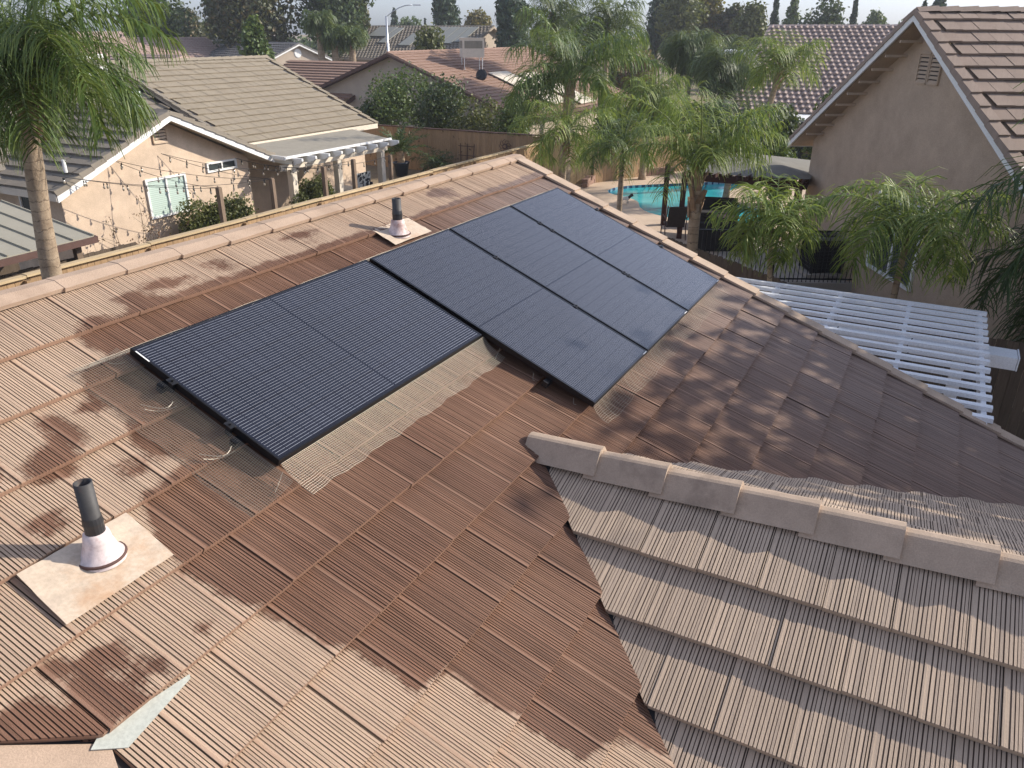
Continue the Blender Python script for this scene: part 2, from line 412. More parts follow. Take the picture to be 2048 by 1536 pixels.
def grooved(width, pitch, seed, depth=.0048, band=.014):
    """cross-section of a striated tile: (x, height, grooveness)"""
    r = random.Random(seed); x = .003; P = [(0.0, -.004, 1), (.0018, -.0003, .3)]
    x = band; P[-1] = (.0018, .0012, .1, .45); P.append((band, .0012, 0, .45)); P.append((band+.001, 0, 0, 0))
    while x < width-.012:
        p = pitch*r.uniform(.75, 1.3); w = p*r.uniform(.20, .36); d = depth*r.choice([.45, .8, 1, 1, 1.15])
        if x+p > width-.004: break
        lift = r.uniform(-.0008, .0008)
        P += [(x+p-w, lift, 0), (x+p-w+.0004, -d, 1), (x+p-.0004, -d*r.uniform(.8, 1), 1), (x+p, r.uniform(-.0008, .0008), 0)]
        x += p
    P += [(width-.004, 0, .2), (width-.002, -.005, 1)]
    return P
PFLAT_ = None
FLAT = lambda w: [(0, -.006, 1), (.005, 0, 0), (w-.008, 0, 0), (w-.003, -.006, 1)]
def barrel(w, n=7, h=.05):
    return [(w*i/n, h*max(0, math.sin(math.pi*2*i/n)) + .012*math.cos(math.pi*2*i/n), 1.0 if 3.4 < i < 6.6 else 0.0) for i in range(n+1)]

def tile_field(name, mat, parent, O, U, V, N, u0, u1, v0, courses, du, dv, profs, vmax=None, vmin=None, lap=.06, nose=.030, h0=.006,
               rows=2, seed=1, sdf=None, jit=.0015, offs=.5, local=False, tilt=None):
    """courses of tiles on the plane O+u*U+v*V; each is its own raised slab whose nose overhangs the next; clipped by vmin(u) <= v <= vmax(u)"""
    r = random.Random(seed); VV = []; QQ = []; A_r = []; A_g = []; A_s = []; A_e = []; chip = profs is not PFLAT_ and rows > 2; base = 0
    O, U, V, N = (np.asarray(q, float) for q in (O, U, V, N))
    for k in range(courses):
        vn0 = v0 + k*dv; uo = u0 - (du*offs if k % 2 else 0)
        cnt = int((u1-uo)/du)+2
        for i in range(cnt):
            P = profs[r.randrange(len(profs))]
            us = uo + i*du + np.array([p[0] for p in P]); hs = np.array([p[1] for p in P]); gs = np.array([p[2] for p in P])
            vn = vn0 + r.uniform(-.004, .004); vt = vn0-dv-lap; dz = r.uniform(-jit, jit)*2; dz2 = r.uniform(-jit, jit)
            end = np.full(len(us), vn); start = np.full(len(us), vt)
            if vmax is not None: end = np.minimum(end, vmax(us))
            if vmin is not None: start = np.maximum(start, vmin(us))
            ok = (end-start > .012) & (us >= u0-1e-6) & (us <= u1+1e-6)
            if ok.sum() < 2: continue
            m = len(us); rv = r.random()
            ts = np.linspace(0, 1, rows)
            vs = start[None, :] + (end-start)[None, :]*ts[:, None]
            f = (vs-vt)/(dv+lap); hh = h0-.012 + f*(nose+.012) + hs[None, :] + dz + dz2*np.linspace(-1, 1, m)[None, :]
            if rows > 2: hh = hh + 0
            flat = hh[-1:] - hs[None, :]; vsn = np.vstack([vs, vs[-1:]+.0015, vs[-1:]-.001]); hn = np.vstack([hh, flat-.0062 if chip else flat-.001, flat-nose])
            if chip: hn[-2] += np.array([r.uniform(-.0025, .0015) for _ in range(m)])
            uu = np.broadcast_to(us, vsn.shape)
            pts = O + uu[..., None]*U + vsn[..., None]*V + hn[..., None]*N
            R_ = rows+2
            VV.append(pts.reshape(-1, 3)); A_r.append(np.full(R_*m, rv))
            gg = np.broadcast_to(gs, vsn.shape).copy(); gg[-2:] = .05; ee = np.zeros(vsn.shape); ee[-2:] = 1.0; ee[:-2] = np.array([p[3] if len(p) > 3 else 0.0 for p in P])[None, :]; A_e.append(ee.ravel())
            A_g.append(gg.ravel())
            A_s.append(sdf(uu, vsn).ravel() if sdf is not None else np.zeros(R_*m))
            idx = np.arange(R_*m).reshape(R_, m)+base
            okc = ok[:-1] & ok[1:]
            a, b, c, d = idx[:-1, :-1][:, okc], idx[:-1, 1:][:, okc], idx[1:, 1:][:, okc], idx[1:, :-1][:, okc]
            QQ.append(np.stack([a, d, c, b], -1).reshape(-1, 4)); base += R_*m
    me = mesh_np(name, np.concatenate(VV), np.concatenate(QQ), mat, {'rnd': np.concatenate(A_r), 'g': np.concatenate(A_g), 'e': np.concatenate(A_e), 'sd': np.concatenate(A_s)})
    return link(name, me, None, parent, local)

# wet stain on the main slope (roof metres): where the panels were hosed down and the water ran off
WET = [(2.25, -2.96), (3.2, -3.02), (5.2, -3.0), (8.1, -3.05), (8.1, 3.4), (4.2, 3.4), (2.6, 1.4), (2.33, .42), (2.10, .30), (2.09, -.02), (2.04, -.05), (2.06, -.36), (1.87, -.40), (1.86, -.72),
       (1.78, -.76), (1.76, -1.07), (1.69, -1.10), (1.65, -1.46), (1.64, -1.60), (1.78, -1.86), (2.06, -1.92), (1.93, -2.14), (2.02, -2.26), (2.06, -2.35), (2.03, -2.62), (2.12, -2.70), (2.28, -2.72)]
BLOBS = [(2.72, -3.08, .13, .07), (2.95, -3.13, .16, .05), (1.78, -2.42, .06, .12), (1.98, -2.46, .07, .05), (1.88, -2.06, .10, .05), (2.06, -2.08, .07, .05), (1.62, -2.25, .12, .09), (1.36, -2.36, .10, .08), (1.2, -2.22, .08, .06),
         (1.42, -1.98, .08, .05), (1.18, -1.36, .10, .05), (1.08, -1.27, .07, .08), (1.2, -1.22, .06, .05), (.98, -1.18, .14, .10), (1.12, -1.14, .10, .07), (.86, -1.3, .12, .12), (1.28, -1.17, .05, .05), (1.05, -1.42, .05, .05), (1.5, -1.2, .035, .03),
         (3.4, -3.16, .1, .05), (2.4, -2.98, .1, .05), (4.2, -3.2, .16, .05), (6.1, -3.2, .2, .08)]
def wet_sd(u, v):
    px = np.array([p[0] for p in WET]); py = np.array([p[1] for p in WET])
    best = np.full(u.shape, 9.0); inside = np.zeros(u.shape, bool); n = len(px)
    for i in range(n):
        ax, ay, bx, by = px[i], py[i], px[(i+1) % n], py[(i+1) % n]
        ex, ey = bx-ax, by-ay; t = np.clip(((u-ax)*ex+(v-ay)*ey)/(ex*ex+ey*ey), 0, 1)
        best = np.minimum(best, np.hypot(u-ax-t*ex, v-ay-t*ey))
        cond = ((ay > v) != (by > v)) & (u < (bx-ax)*(v-ay)/(by-ay+1e-12)+ax); inside ^= cond
    sd = np.where(inside, -best, best)
    for (bu, bv, ru, rv_) in BLOBS:
        sd = np.minimum(sd, (np.hypot((u-bu)/ru, (v-bv)/rv_)-1)*min(ru, rv_))
    return np.clip(sd, -.5, .5)

house = thing('tiled_house', 'nearest house, brown striated tile roof carrying the black solar panels', 'house', RP(3.7, -.8, -2.2))
AX, AY = 3.70, 1.87                      # where the gable ridge runs into the main slope
AV = -.80
def v_valley(u):
    return np.where(u < AX, AV + (AX-u)*1.07, AV + (u-AX)*1.12) + .015
PROF = [grooved(.295, .0142, q) for q in range(6)]
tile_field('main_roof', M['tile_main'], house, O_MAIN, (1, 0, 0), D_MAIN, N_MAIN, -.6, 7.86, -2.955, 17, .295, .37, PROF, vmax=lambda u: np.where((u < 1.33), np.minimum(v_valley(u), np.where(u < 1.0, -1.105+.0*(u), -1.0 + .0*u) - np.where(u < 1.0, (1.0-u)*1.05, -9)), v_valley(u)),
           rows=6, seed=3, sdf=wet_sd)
# deck under the tiles (closes every gap with dark underlay)
mb = MB(); mb.quad(RP(-.7, -3.42, -.012), RP(7.84, -3.42, -.012), RP(7.84, 3.3, -.012), RP(-.7, 3.3, -.012)); mb.build('roof_underlay', M['under'], house)

# gable running towards the camera side: ridge along -Y from (AX, AY)
ZR = float(RP(AX, AV)[2]) - .005
TG = TH
GN = np.array([-math.sin(TG), 0, math.cos(TG)]); GD = np.array([-math.cos(TG), 0, -math.sin(TG)])     # near slope faces -X
GF = np.array([math.sin(TG), 0, math.cos(TG)]); GE = np.array([math.cos(TG), 0, -math.sin(TG)])       # far slope faces +X
GO = np.array([AX, AY, ZR])
gv = lambda s: np.maximum(.0, s*1.10) - .065
PROFG = [grooved(.30, .0165, 20+q, .0055, .012) for q in range(6)]
tile_field('gable_roof_near', M['tile_gable'], house, GO, (0, -1, 0), GD, GN, .0, 7.0, .50, 11, .30, .37, PROFG, vmax=gv, rows=3, seed=5, nose=.036)
tile_field('gable_roof_far', M['tile_gable'], house, GO, (0, -1, 0), GE, GF, .0, 7.0, .50, 11, .30, .37, PROFG, vmax=lambda s: np.maximum(0, s*1.06)-.01, rows=3, seed=6, nose=.030)
mb = MB()
for D_, N_ in ((GD, GN), (GE, GF)):
    mb.add([GO-N_*.012+np.array([0, -.0, 0]), GO-N_*.012+np.array([0, -7, 0]), GO-N_*.012+np.array([0, -7, 0])+D_*5, GO-N_*.012+np.array([0, -4.4, 0])+D_*5], [(0, 1, 2, 3)])
mb.build('gable_underlay', M['under'], house)
# valley metal, black, in the cut between the slopes
mb = MB()
for sgn, k in ((-1, 1.07), (1, 1.12)):
    a = RP(AX, AV, .0); b = RP(AX+sgn*3.6, AV+3.6*k, .0)
    off = np.array([sgn*.0, 0, 0])
    mb.bar(a+np.array([0, 0, -.004]), b+np.array([0, 0, -.004]), .10, .012)
mb.build('valley_flashing', M['dark'], house)

# ridge caps of the gable: trapezoid hoods, each lapping over the next one down the picture
def hood(mb, a, b, wt, ws, drop, th, nrm_side, raise_a=0.0, raise_b=0.0):
    """cap from a to b; wt half top width, ws half skirt width, drop height of the skirt"""
    a, b = np.asarray(a, float), np.asarray(b, float); s = np.asarray(nrm_side, float); z = np.array([0, 0, 1.0])
    def sec(p, lift, k=1.0):
        q = p+z*lift
        o = [q-s*ws*k-z*drop, q-s*wt*k, q-s*wt*.5*k+z*.007, q+s*wt*.5*k+z*.007, q+s*wt*k, q+s*ws*k-z*drop]
        i = [q+s*(ws-.022)*k-z*(drop+.006), q+s*(wt-.006)*k-z*th, q-s*(wt-.006)*k-z*th, q-s*(ws-.022)*k-z*(drop+.006)]
        return o+i
    A, B = sec(a, raise_a, .97), sec(b, raise_b, 1.0); n = len(A); fs = [tuple(range(n))[::-1], tuple(range(n, 2*n))]
    for i in range(n): fs.append((i, (i+1) % n, n+(i+1) % n, n+i))
    mb.add(A+B, fs)
r = random.Random(4)
y = AY-.03
first = True
while y > AY-5.6:
    L = .40; mb = MB()
    hood(mb, (AX+r.uniform(-.006, .006), y+.02, ZR+.085), (AX+r.uniform(-.006, .006), y-L-.05, ZR+.085), .038, .125, .115, .024, (1, 0, 0), -.012+(.012 if first else 0), .022)
    mb.build('ridge_cap', M['cap_gable'], house); y -= L; first = False

# main ridge caps (far edge of the main slope): broad angled boards, the left end of each lapping over its neighbour
for k in range(-2, 21):
    x0 = .0 + k*.40+.05
    if x0 > 7.8: break
    mb = MB(); x1 = min(x0+.44, 8.02)
    def sec(x, lift, w):
        p0 = RP(x, -3.43, .026+lift); pa = RP(x, -3.43+w, .036+lift); pb = RP(x, -3.43+w, .010+lift); pc = RP(x, -3.43, .0+lift)
        f = lambda p: np.array([p[0], 2*RP(0, -3.43)[1]-p[1], p[2]])
        return [p0+np.array([0, -.03, -.004]), pa, pb, pc, f(pb), f(pa), f(p0+np.array([0, -.03, -.004]))]
    A, B = sec(x0, .0015+r.uniform(0, .001), .122+r.uniform(-.005, .006)), sec(x1, -.0012, .108)
    n = len(A); fs = [tuple(range(n)), tuple(range(n, 2*n))[::-1]]
    for i in range(n): fs.append((i, n+i, n+(i+1) % n, (i+1) % n))
    mb.add(A+B, fs); mb.build('ridge_cap', M['cap_main'], house)
# rake caps along the right edge: L-shaped, one per course, lower end raised
for k in range(17):
    v1 = -2.93+k*.37; v0_ = v1-.43; mb = MB()
    if v0_ < -3.40: v0_ = -3.40
    j = r.uniform(-.004, .004)
    def sec(v, lift):
        return [RP(7.81+j, v, .044+lift), RP(7.97+j, v, .046+lift), RP(7.985+j, v, -.13+lift), RP(7.96+j, v, -.13+lift), RP(7.95+j, v, .024+lift), RP(7.81+j, v, .022+lift)]
    A, B = sec(v0_, -.006), sec(v1, .014); fs = [tuple(range(6))[::-1], tuple(range(6, 12))]
    for i in range(6): fs.append((i, (i+1) % 6, 6+(i+1) % 6, 6+i))
    mb.add(A+B, fs); mb.build('rake_cap', M['cap_gable'], house)
# back slope, walls and eaves below
RY, RZ = float(RP(0, -3.43)[1]), float(RP(0, -3.43)[2])-.03
mb = MB(); mb.quad((-2, RY, RZ+.01), (7.9, RY, RZ+.01), (7.9, RY+4.6, RZ-1.92), (-2, RY+4.6, RZ-1.92)); mb.build('back_roof', M['cap_main'], house)
mb = MB()
mb.hexa([(-2, RY+4.2, 0), (7.6, RY+4.2, 0), (7.6, -1.2, 0), (-2, -1.2, 0), (-2, RY+4.2, 2.7), (7.6, RY+4.2, 2.7), (7.6, -1.2, 2.2), (-2, -1.2, 2.2)])
mb.poly_prism([(7.6, RY+4.1, 2.6), (7.6, RY, RZ-.12), (7.6, -1.1, 2.15)], (-.15, 0, 0)); mb.build('wall', M['stucco_tan'], house)

# stub of a smooth cap and bent flashing at the lower left corner
c0 = RP(1.005, -1.075, -.01); e1 = np.array([-1, 1.02, .425]); e1 = e1/np.linalg.norm(e1); e2 = np.array([-.42, -.9, -.25]); e2 /= np.linalg.norm(e2)
nn_ = np.cross(e1, e2); nn_ /= np.linalg.norm(nn_); nn_ = nn_*(1 if nn_[2] > 0 else -1)
mb = MB(); p = [c0+e1*0, c0+e1*1.3, c0+e1*1.3+e2*.6, c0+e2*.6]
mb.poly_prism([q-nn_*.02 for q in p], nn_*.03); mb.build('corner_cap', M['cap_main'], house)
mb = MB(); mb.poly_prism([RP(1.345, -1.085, .004), RP(1.335, -1.07, .004), RP(1.03, -1.02, .004), RP(.95, -1.10, .004), RP(1.0, -1.125, .004)], N_MAIN*.006)
mb.build('bent_flashing', M['flash_grey'], house)

# ------------------------------------------------------------------ vent pipes
def vent_pipe(u, v, hgt, rad, label, plate, up=None):
    b = RP(u, v, .045); t = thing('vent_pipe', label, 'vent pipe', b, 'plumbing vents through the tiles')
    mb = MB(); (ua, va), (ub, vb) = plate
    q = []; nx, ny = 9, 7
    rr = random.Random(int(u*100))
    P = lambda i, j: RP(ua+(ub-ua)*i/nx, va+(vb-va)*j/ny, .030 + .018*j/ny + rr.uniform(-.002, .003)) + np.array([-.02*(j/ny), 0, 0])
    grid = [[P(i, j) for j in range(ny+1)] for i in range(nx+1)]
    for i in range(nx):
        for j in range(ny): mb.quad(grid[i][j], grid[i][j+1], grid[i+1][j+1], grid[i+1][j])
    mb.build('flashing_plate', M['flash_paint'], t, True)
    mb = MB(); k = rad/.045
    mb.lathe(b-np.array([0, 0, .05]), [(.12*k, .02), (.118*k, .045), (.098*k, .052), (.072*k, .115), (.064*k, .15), (.05*k, .155)], 28); mb.build('lead_cone', M['cone'], t, True)
    mb = MB(); mb.lathe(b-np.array([0, 0, .05]), [(.123*k, .035), (.127*k, .040), (.123*k, .046), (.117*k, .047)], 28); mb.build('sealant_bead', M['brown_trim'], t, True)
    mb = MB(); z0 = .06; mb.lathe(b, [(rad, z0-.05), (rad, hgt), (rad*.82, hgt), (rad*.80, hgt-.12), (0.001, hgt-.13)], 24); mb.build('pipe', M['pipe'], t, True)
    mb = MB(); mb.lathe(b, [(rad*1.06, .085), (rad*1.12, .10), (rad*1.10, .135), (rad*1.16, .15), (rad*1.05, .175)], 18); mb.build('tape_wrap', M['tape'], t, False)
    return t
vent_pipe(1.455, -1.715, .33, .034, 'near dark vent pipe on a rust stained plate, left of the panels', ((1.19, -1.835), (1.665, -1.525)))
vent_pipe(4.97, -2.86, .27, .036, 'dark vent pipe on a painted plate above the panels, below the ridge', ((4.80, -3.0), (5.30, -2.74)))

# ------------------------------------------------------------------ solar panels
PL, PW, PT = 1.93, 1.035, .040
PH = .123
def panel_frame(u, v, along_u):
    """matrix for a panel centred at roof (u, v); local x = long side"""
    ex = np.array([1.0, 0, 0]) if along_u else D_MAIN; ez = N_MAIN; ey = np.cross(ez, ex); c = RP(u, v, PH)
    m = Matrix.Identity(4)
    for i in range(3): m[i][0], m[i][1], m[i][2], m[i][3] = ex[i], ey[i], ez[i], c[i]
    return m
def frame_mesh():
    mb = MB(); w = .011
    for s in (-1, 1):
        mb.box((0, s*(PW/2-w/2), -PT/2), PL, w, PT); mb.box((s*(PL/2-w/2), 0, -PT/2), w, PW-2*w, PT)
    mb.box((0, 0, -.012), PL-2*w, PW-2*w, .004)
    return mb.mesh('frame', M['pv_frame'])
def glass_mesh():
    mb = MB(); a, b = PL/2-.011, PW/2-.011; mb.quad((-a, -b, -.0015), (a, -b, -.0015), (a, b, -.0015), (-a, b, -.0015)); return mb.mesh('glass', M['pv'])
fm, gm = frame_mesh(), glass_mesh()
def tagmesh():
    mb = MB(); mb.box((-PL/2+.10, -PW/2+.016, .0005), .11, .012, .001); return mb.mesh('sticker', M['white'])
PANELS = [(2.29+.99, -2.115, True, 'landscape black solar panel with bright cell lines, nearest the camera', .0),
          (4.275+.535, -1.665, False, 'portrait black solar panel second from the camera, beside the landscape one', .0),
          (5.333+.535, -1.665, False, 'portrait black solar panel third from the camera, in the middle of the upright three', .0),
          (6.392+.535, -1.665, False, 'farthest portrait solar panel, pale with sky reflection, along the roof edge', .0)]
def clip_mesh():
    mb = MB(); mb.box((0, 0, .002), .035, .05, .006); mb.tube([(0, 0, .004), (0, 0, .016)], .007, 6); mb.box((0, 0, -.03), .018, .03, .06); return mb.mesh('clamp', M['black_metal'])
cm = clip_mesh()
for i, (u, v, al, lab, _) in enumerate(PANELS):
    t = thing('solar_panel', lab, 'solar panel', (0, 0, 0), 'black solar panels on the roof'); t.matrix_basis = panel_frame(u, v, al)
    link('frame', fm, None, t, True); link('glass', gm, None, t, True)
    if i == 0:
        for (x, y) in ((-PL/2-.012, .20), (-PL/2-.012, -.20)):
            o = link('clamp', cm, None, t, True); o.location = (x, y, .0)
    else:
        for x in (-.48, .30):
            o = link('clamp', cm, None, t, True); o.location = (x, PW/2+.012, .0)
    if i == 3:
        for x in (-.62, .35):
            o = link('clamp', cm, None, t, True); o.location = (x, -PW/2-.012, .0)
    mb = MB()
    if i == 0: mb.box((-PL/2+.004, PW/2-.085, .001), .007, .10, .0012)
    else: mb.box((PL/2-.004, PW/2-.05, .001), .007, .065, .0012)
    mb.build('label_strip', M['white'], t, local=True)
# rails under the panels
for v, ua, ub, lab in ((-2.36, 2.27, 7.5, 'upper aluminium mounting rail under all the panels'), (-1.85, 2.27, 7.5, 'middle aluminium mounting rail under all the panels'), (-1.05, 4.24, 7.5, 'lower aluminium mounting rail under the upright panels only')):
    mb = MB(); mb.bar(RP(ua, v, .062), RP(ub, v, .062), .04, .04, N_MAIN); o = mb.build('mounting_rail', M['black_metal']); tag(o, lab, 'rail', 'rails under the panels')

# bird mesh: real wires on a bent sheet
def wire_sheet(name, label, surf, ns, nt, dens_s=60, dens_t=8, rad=.00075):
    VV = []; QQ = []; base = 0
    def line(P):
        nonlocal base
        P = np.asarray(P); d = np.gradient(P, axis=0); d /= np.linalg.norm(d, axis=1)[:, None]+1e-9
        ref = N_MAIN; a = np.cross(d, ref); a /= np.linalg.norm(a, axis=1)[:, None]+1e-9; b = np.cross(a, d)
        n = len(P); ring = []
        for k in range(3):
            an = 2*math.pi*k/3; ring.append(P + (a*math.cos(an)+b*math.sin(an))*rad)
        V = np.stack(ring, 1).reshape(-1, 3); idx = np.arange(n*3).reshape(n, 3)+base
        for k in range(3):
            QQ.append(np.stack([idx[:-1, k], idx[:-1, (k+1) % 3], idx[1:, (k+1) % 3], idx[1:, k]], -1))
        VV.append(V); base += n*3
    for i in range(ns+1): line([surf(i/ns, j/dens_t) for j in range(dens_t+1)])
    for j in range(nt+1): line([surf(i/dens_s, j/nt) for i in range(dens_s+1)])
    me = mesh_np(name, np.concatenate(VV), np.concatenate(QQ), M['wire'])
    o = link(name, me); tag(o, label, 'wire mesh', 'bird mesh round the panels'); return o
def bend(t, w, h0):   # skirt section: drops from the frame then flares out along the tiles
    return (w*t**1.25, h0*(1-t)**1.9 + .034)
wob = lambda s, k: .007*math.sin(s*17+k)+.004*math.sin(s*41+2*k)
def s_left(s, t):
    d, h = bend(t, .27+wob(s, 1), .055); return RP(2.292-d, -2.70+1.22*s+ (.02*t*math.sin(9*s)), h)
def s_bot_a(s, t):
    d, h = bend(t, .20+wob(s*2, 2), .06); return RP(2.33+1.95*s + .02*t, -1.592+d, h)
def s_top(s, t):
    d, h = bend(t, .075+.4*wob(s*3, 3), .075); return RP(2.10+5.3*s-.05*t, -2.640-d, h+.004)
def s_bot_b(s, t):
    d, h = bend(t, .14+wob(s*2, 5), .06); return RP(4.30+3.22*s + .01*t, -.695+d, h)
wire_sheet('wire_skirt', 'shaded wire mesh skirt flaring left from the nearest panel end', s_left, 92, 24)
wire_sheet('wire_skirt', 'sunlit wire mesh skirt along the lower edge of the landscape panel', s_bot_a, 148, 18)
wire_sheet('wire_skirt', 'thin strip of wire mesh along the top edge of the panels', s_top, 390, 7, 120)
wire_sheet('wire_skirt', 'wire mesh skirt along the lower ends of the three upright panels', s_bot_b, 46, 10, 90)
# loose wire ties
TIES = [((2.20, -2.70), (2.26, -2.60), 'curled wire tie at the upper left corner of the mesh'), ((2.12, -2.28), (2.24, -2.20), 'pair of wire ties near the upper clamp of the near panel'), ((2.10, -1.86), (2.24, -1.80), 'pair of wire ties near the lower clamp of the near panel'),
        ((2.20, -1.50), (2.31, -1.56), 'straight wire tie at the lowest corner of the near panel'), ((4.18, -1.42), (4.30, -1.46), 'wire tie in the dark notch between the panels'), ((4.22, -1.12), (4.27, -1.16), 'short wire tie in shade under the second panel'), ((4.25, -.80), (4.28, -.84), 'short wire tie at the bottom corner of the second panel')]
for (a, b, lab) in TIES:
    mb = MB(); p, q = RP(*a, .06), RP(*b, .075)
    mb.tube([p+(q-p)*k/6 + N_MAIN*(-.022*math.sin(math.pi*k/6)) for k in range(7)], .0016, 5)
    if 'pair' in lab: mb.tube([p+(q-p)*k/6 + D_MAIN*(.05*math.sin(math.pi*k/6)-.03) + N_MAIN*.01 for k in range(7)], .0018, 5)
    o = mb.build('wire_tie', M['wire']); tag(o, lab, 'wire tie', 'loose ties on the bird mesh')
for k, (u, v) in enumerate(((6.5, -2.74), (7.2, -2.70), (1.60, -.88), (1.93, -.62))):
    pass

# ------------------------------------------------------------------ ground and hard surfaces
mb = MB(); S_ = 900
mb.add([(-S_, -S_, 0), (S_, -S_, 0), (S_, S_, 0), (-S_, S_, 0)], [(0, 1, 2, 3)]); tag(mb.build('ground', M['ground']), kind='structure')
def sheet(name, pts, z, m):
    mb = MB(); mb.add([(p[0], p[1], z) for p in pts], [tuple(range(len(pts)))]); return tag(mb.build(name, m), kind='structure')
sheet('patio', [(17.0, 14.6), (29.6, 14.6), (29.6, 20.4), (17.0, 20.4)], .012, M['concrete'])
sheet('street', [(56, -60), (64, -60), (64, 120), (56, 120)], .008, M['asphalt'])

# ------------------------------------------------------------------ wooden fences: every board its own slab, one mesh per fence panel part
def fence(name, label, a, b, top, m, railm=None, cap=None, bw=.14, dog=False, base=0.0, side=1, posts=2.4, seed=0, thick=.018):
    a, b = np.array(a, float), np.array(b, float); L = np.linalg.norm(b-a); d = (b-a)/L; n = np.array([-d[1], d[0]])*side; rr = random.Random(seed)
    t = thing(name, label, 'fence', (a[0], a[1], base)); mb = MB(); k = int(L/bw)
    for i in range(k):
        s0 = i*L/k+.003; s1 = (i+1)*L/k-.003; h = top+rr.uniform(-.012, .012) - (.03 if cap else 0); off = rr.uniform(-.004, .004)
        p0, p1 = a+d*s0+n*off, a+d*s1+n*off; q = n*thick; c = .03 if dog else 0
        P = lambda p, z: (p[0], p[1], z)
        pr = [P(p0, base), P(p1, base), P(p1, h-c)] + ([P(p1-d*.03, h), P(p0+d*.03, h)] if dog else []) + [P(p0, h-c)]
        mb.poly_prism(pr, (q[0], q[1], 0))
    mb.build('boards', m, t)
    np_ = max(1, int(L/posts))
    for i in range(np_+1):
        p = a+d*(L*i/np_)-n*.06; pb = MB(); pb.box((p[0], p[1], base+(top-base)/2-.03), .09, .09, top-base-.06, math.atan2(d[1], d[0])); pb.build('post', railm or m, t)
    for z in (base+.35, top-.35):
        rb = MB(); A_, B_ = a-n*.02, b-n*.02; rb.bar((A_[0], A_[1], z), (B_[0], B_[1], z), .036, .085); rb.build('rail', railm or m, t)
    if cap:
        rb = MB(); A_, B_ = a+n*.0, b+n*.0
        seg = max(1, int(L/2.4))
        for i in range(seg):
            z = top+.012+rr.uniform(-.01, .01); p, q = a+(b-a)*i/seg, a+(b-a)*(i+1)/seg
            rb.bar((p[0], p[1], z), (q[0]-d[0]*.012, q[1]-d[1]*.012, z+rr.uniform(-.012, .012)), .15, .045)
        rb.build('cap_board', cap, t)
    return t
fence('side_fence', 'tan side fence behind the roof ridge with a pale new cap board', (5.0, 13.92), (28.3, 13.92), 1.9, M['fence_tan'], M['fence_tan'], M['rail_pale'], seed=1)
fence('back_fence', 'cedar back fence with dark cap behind the sago palm and trellis', (30.35, 25.5), (30.35, 14.2), 1.88, M['fence_tan'], M['post'], M['brown_trim'], seed=2, side=-1, bw=.15)
fence('yard_fence', 'short bright new cedar fence at the far corner beyond the ridge end', (28.35, 13.9), (30.3, 12.6), 1.9, M['fence_new'], M['fence_new'], M['rail_pale'], seed=3, side=-1)
fence('yard_fence', 'shaded wooden fence behind the palms at the far side of the pool yard', (30.3, 12.5), (36.5, 9.6), 1.75, M['fence_tan'], M['post'], None, seed=4, side=-1)
fence('dog_ear_fence', 'grey weathered dog ear fence just beyond the right roof edge', tuple(at(1235, 436, 1.9)[:2]), tuple(at(1562, 558, 1.9)[:2]), 1.9, M['fence_grey'], M['fence_grey'], None, dog=True, seed=5, side=-1)
fence('dark_fence', 'dark brown fence at the right edge below the white pergola', (12.7, 2.0), (12.1, -5.0), 1.9, M['fence_grey'], M['fence_grey'], None, seed=6, side=-1)
fence('shed_fence', 'dark boarded fence under the tan metal roof at left', (4.5, 14.9), (10.6, 14.9), 1.75, M['fence_grey'], M['post'], None, seed=8)

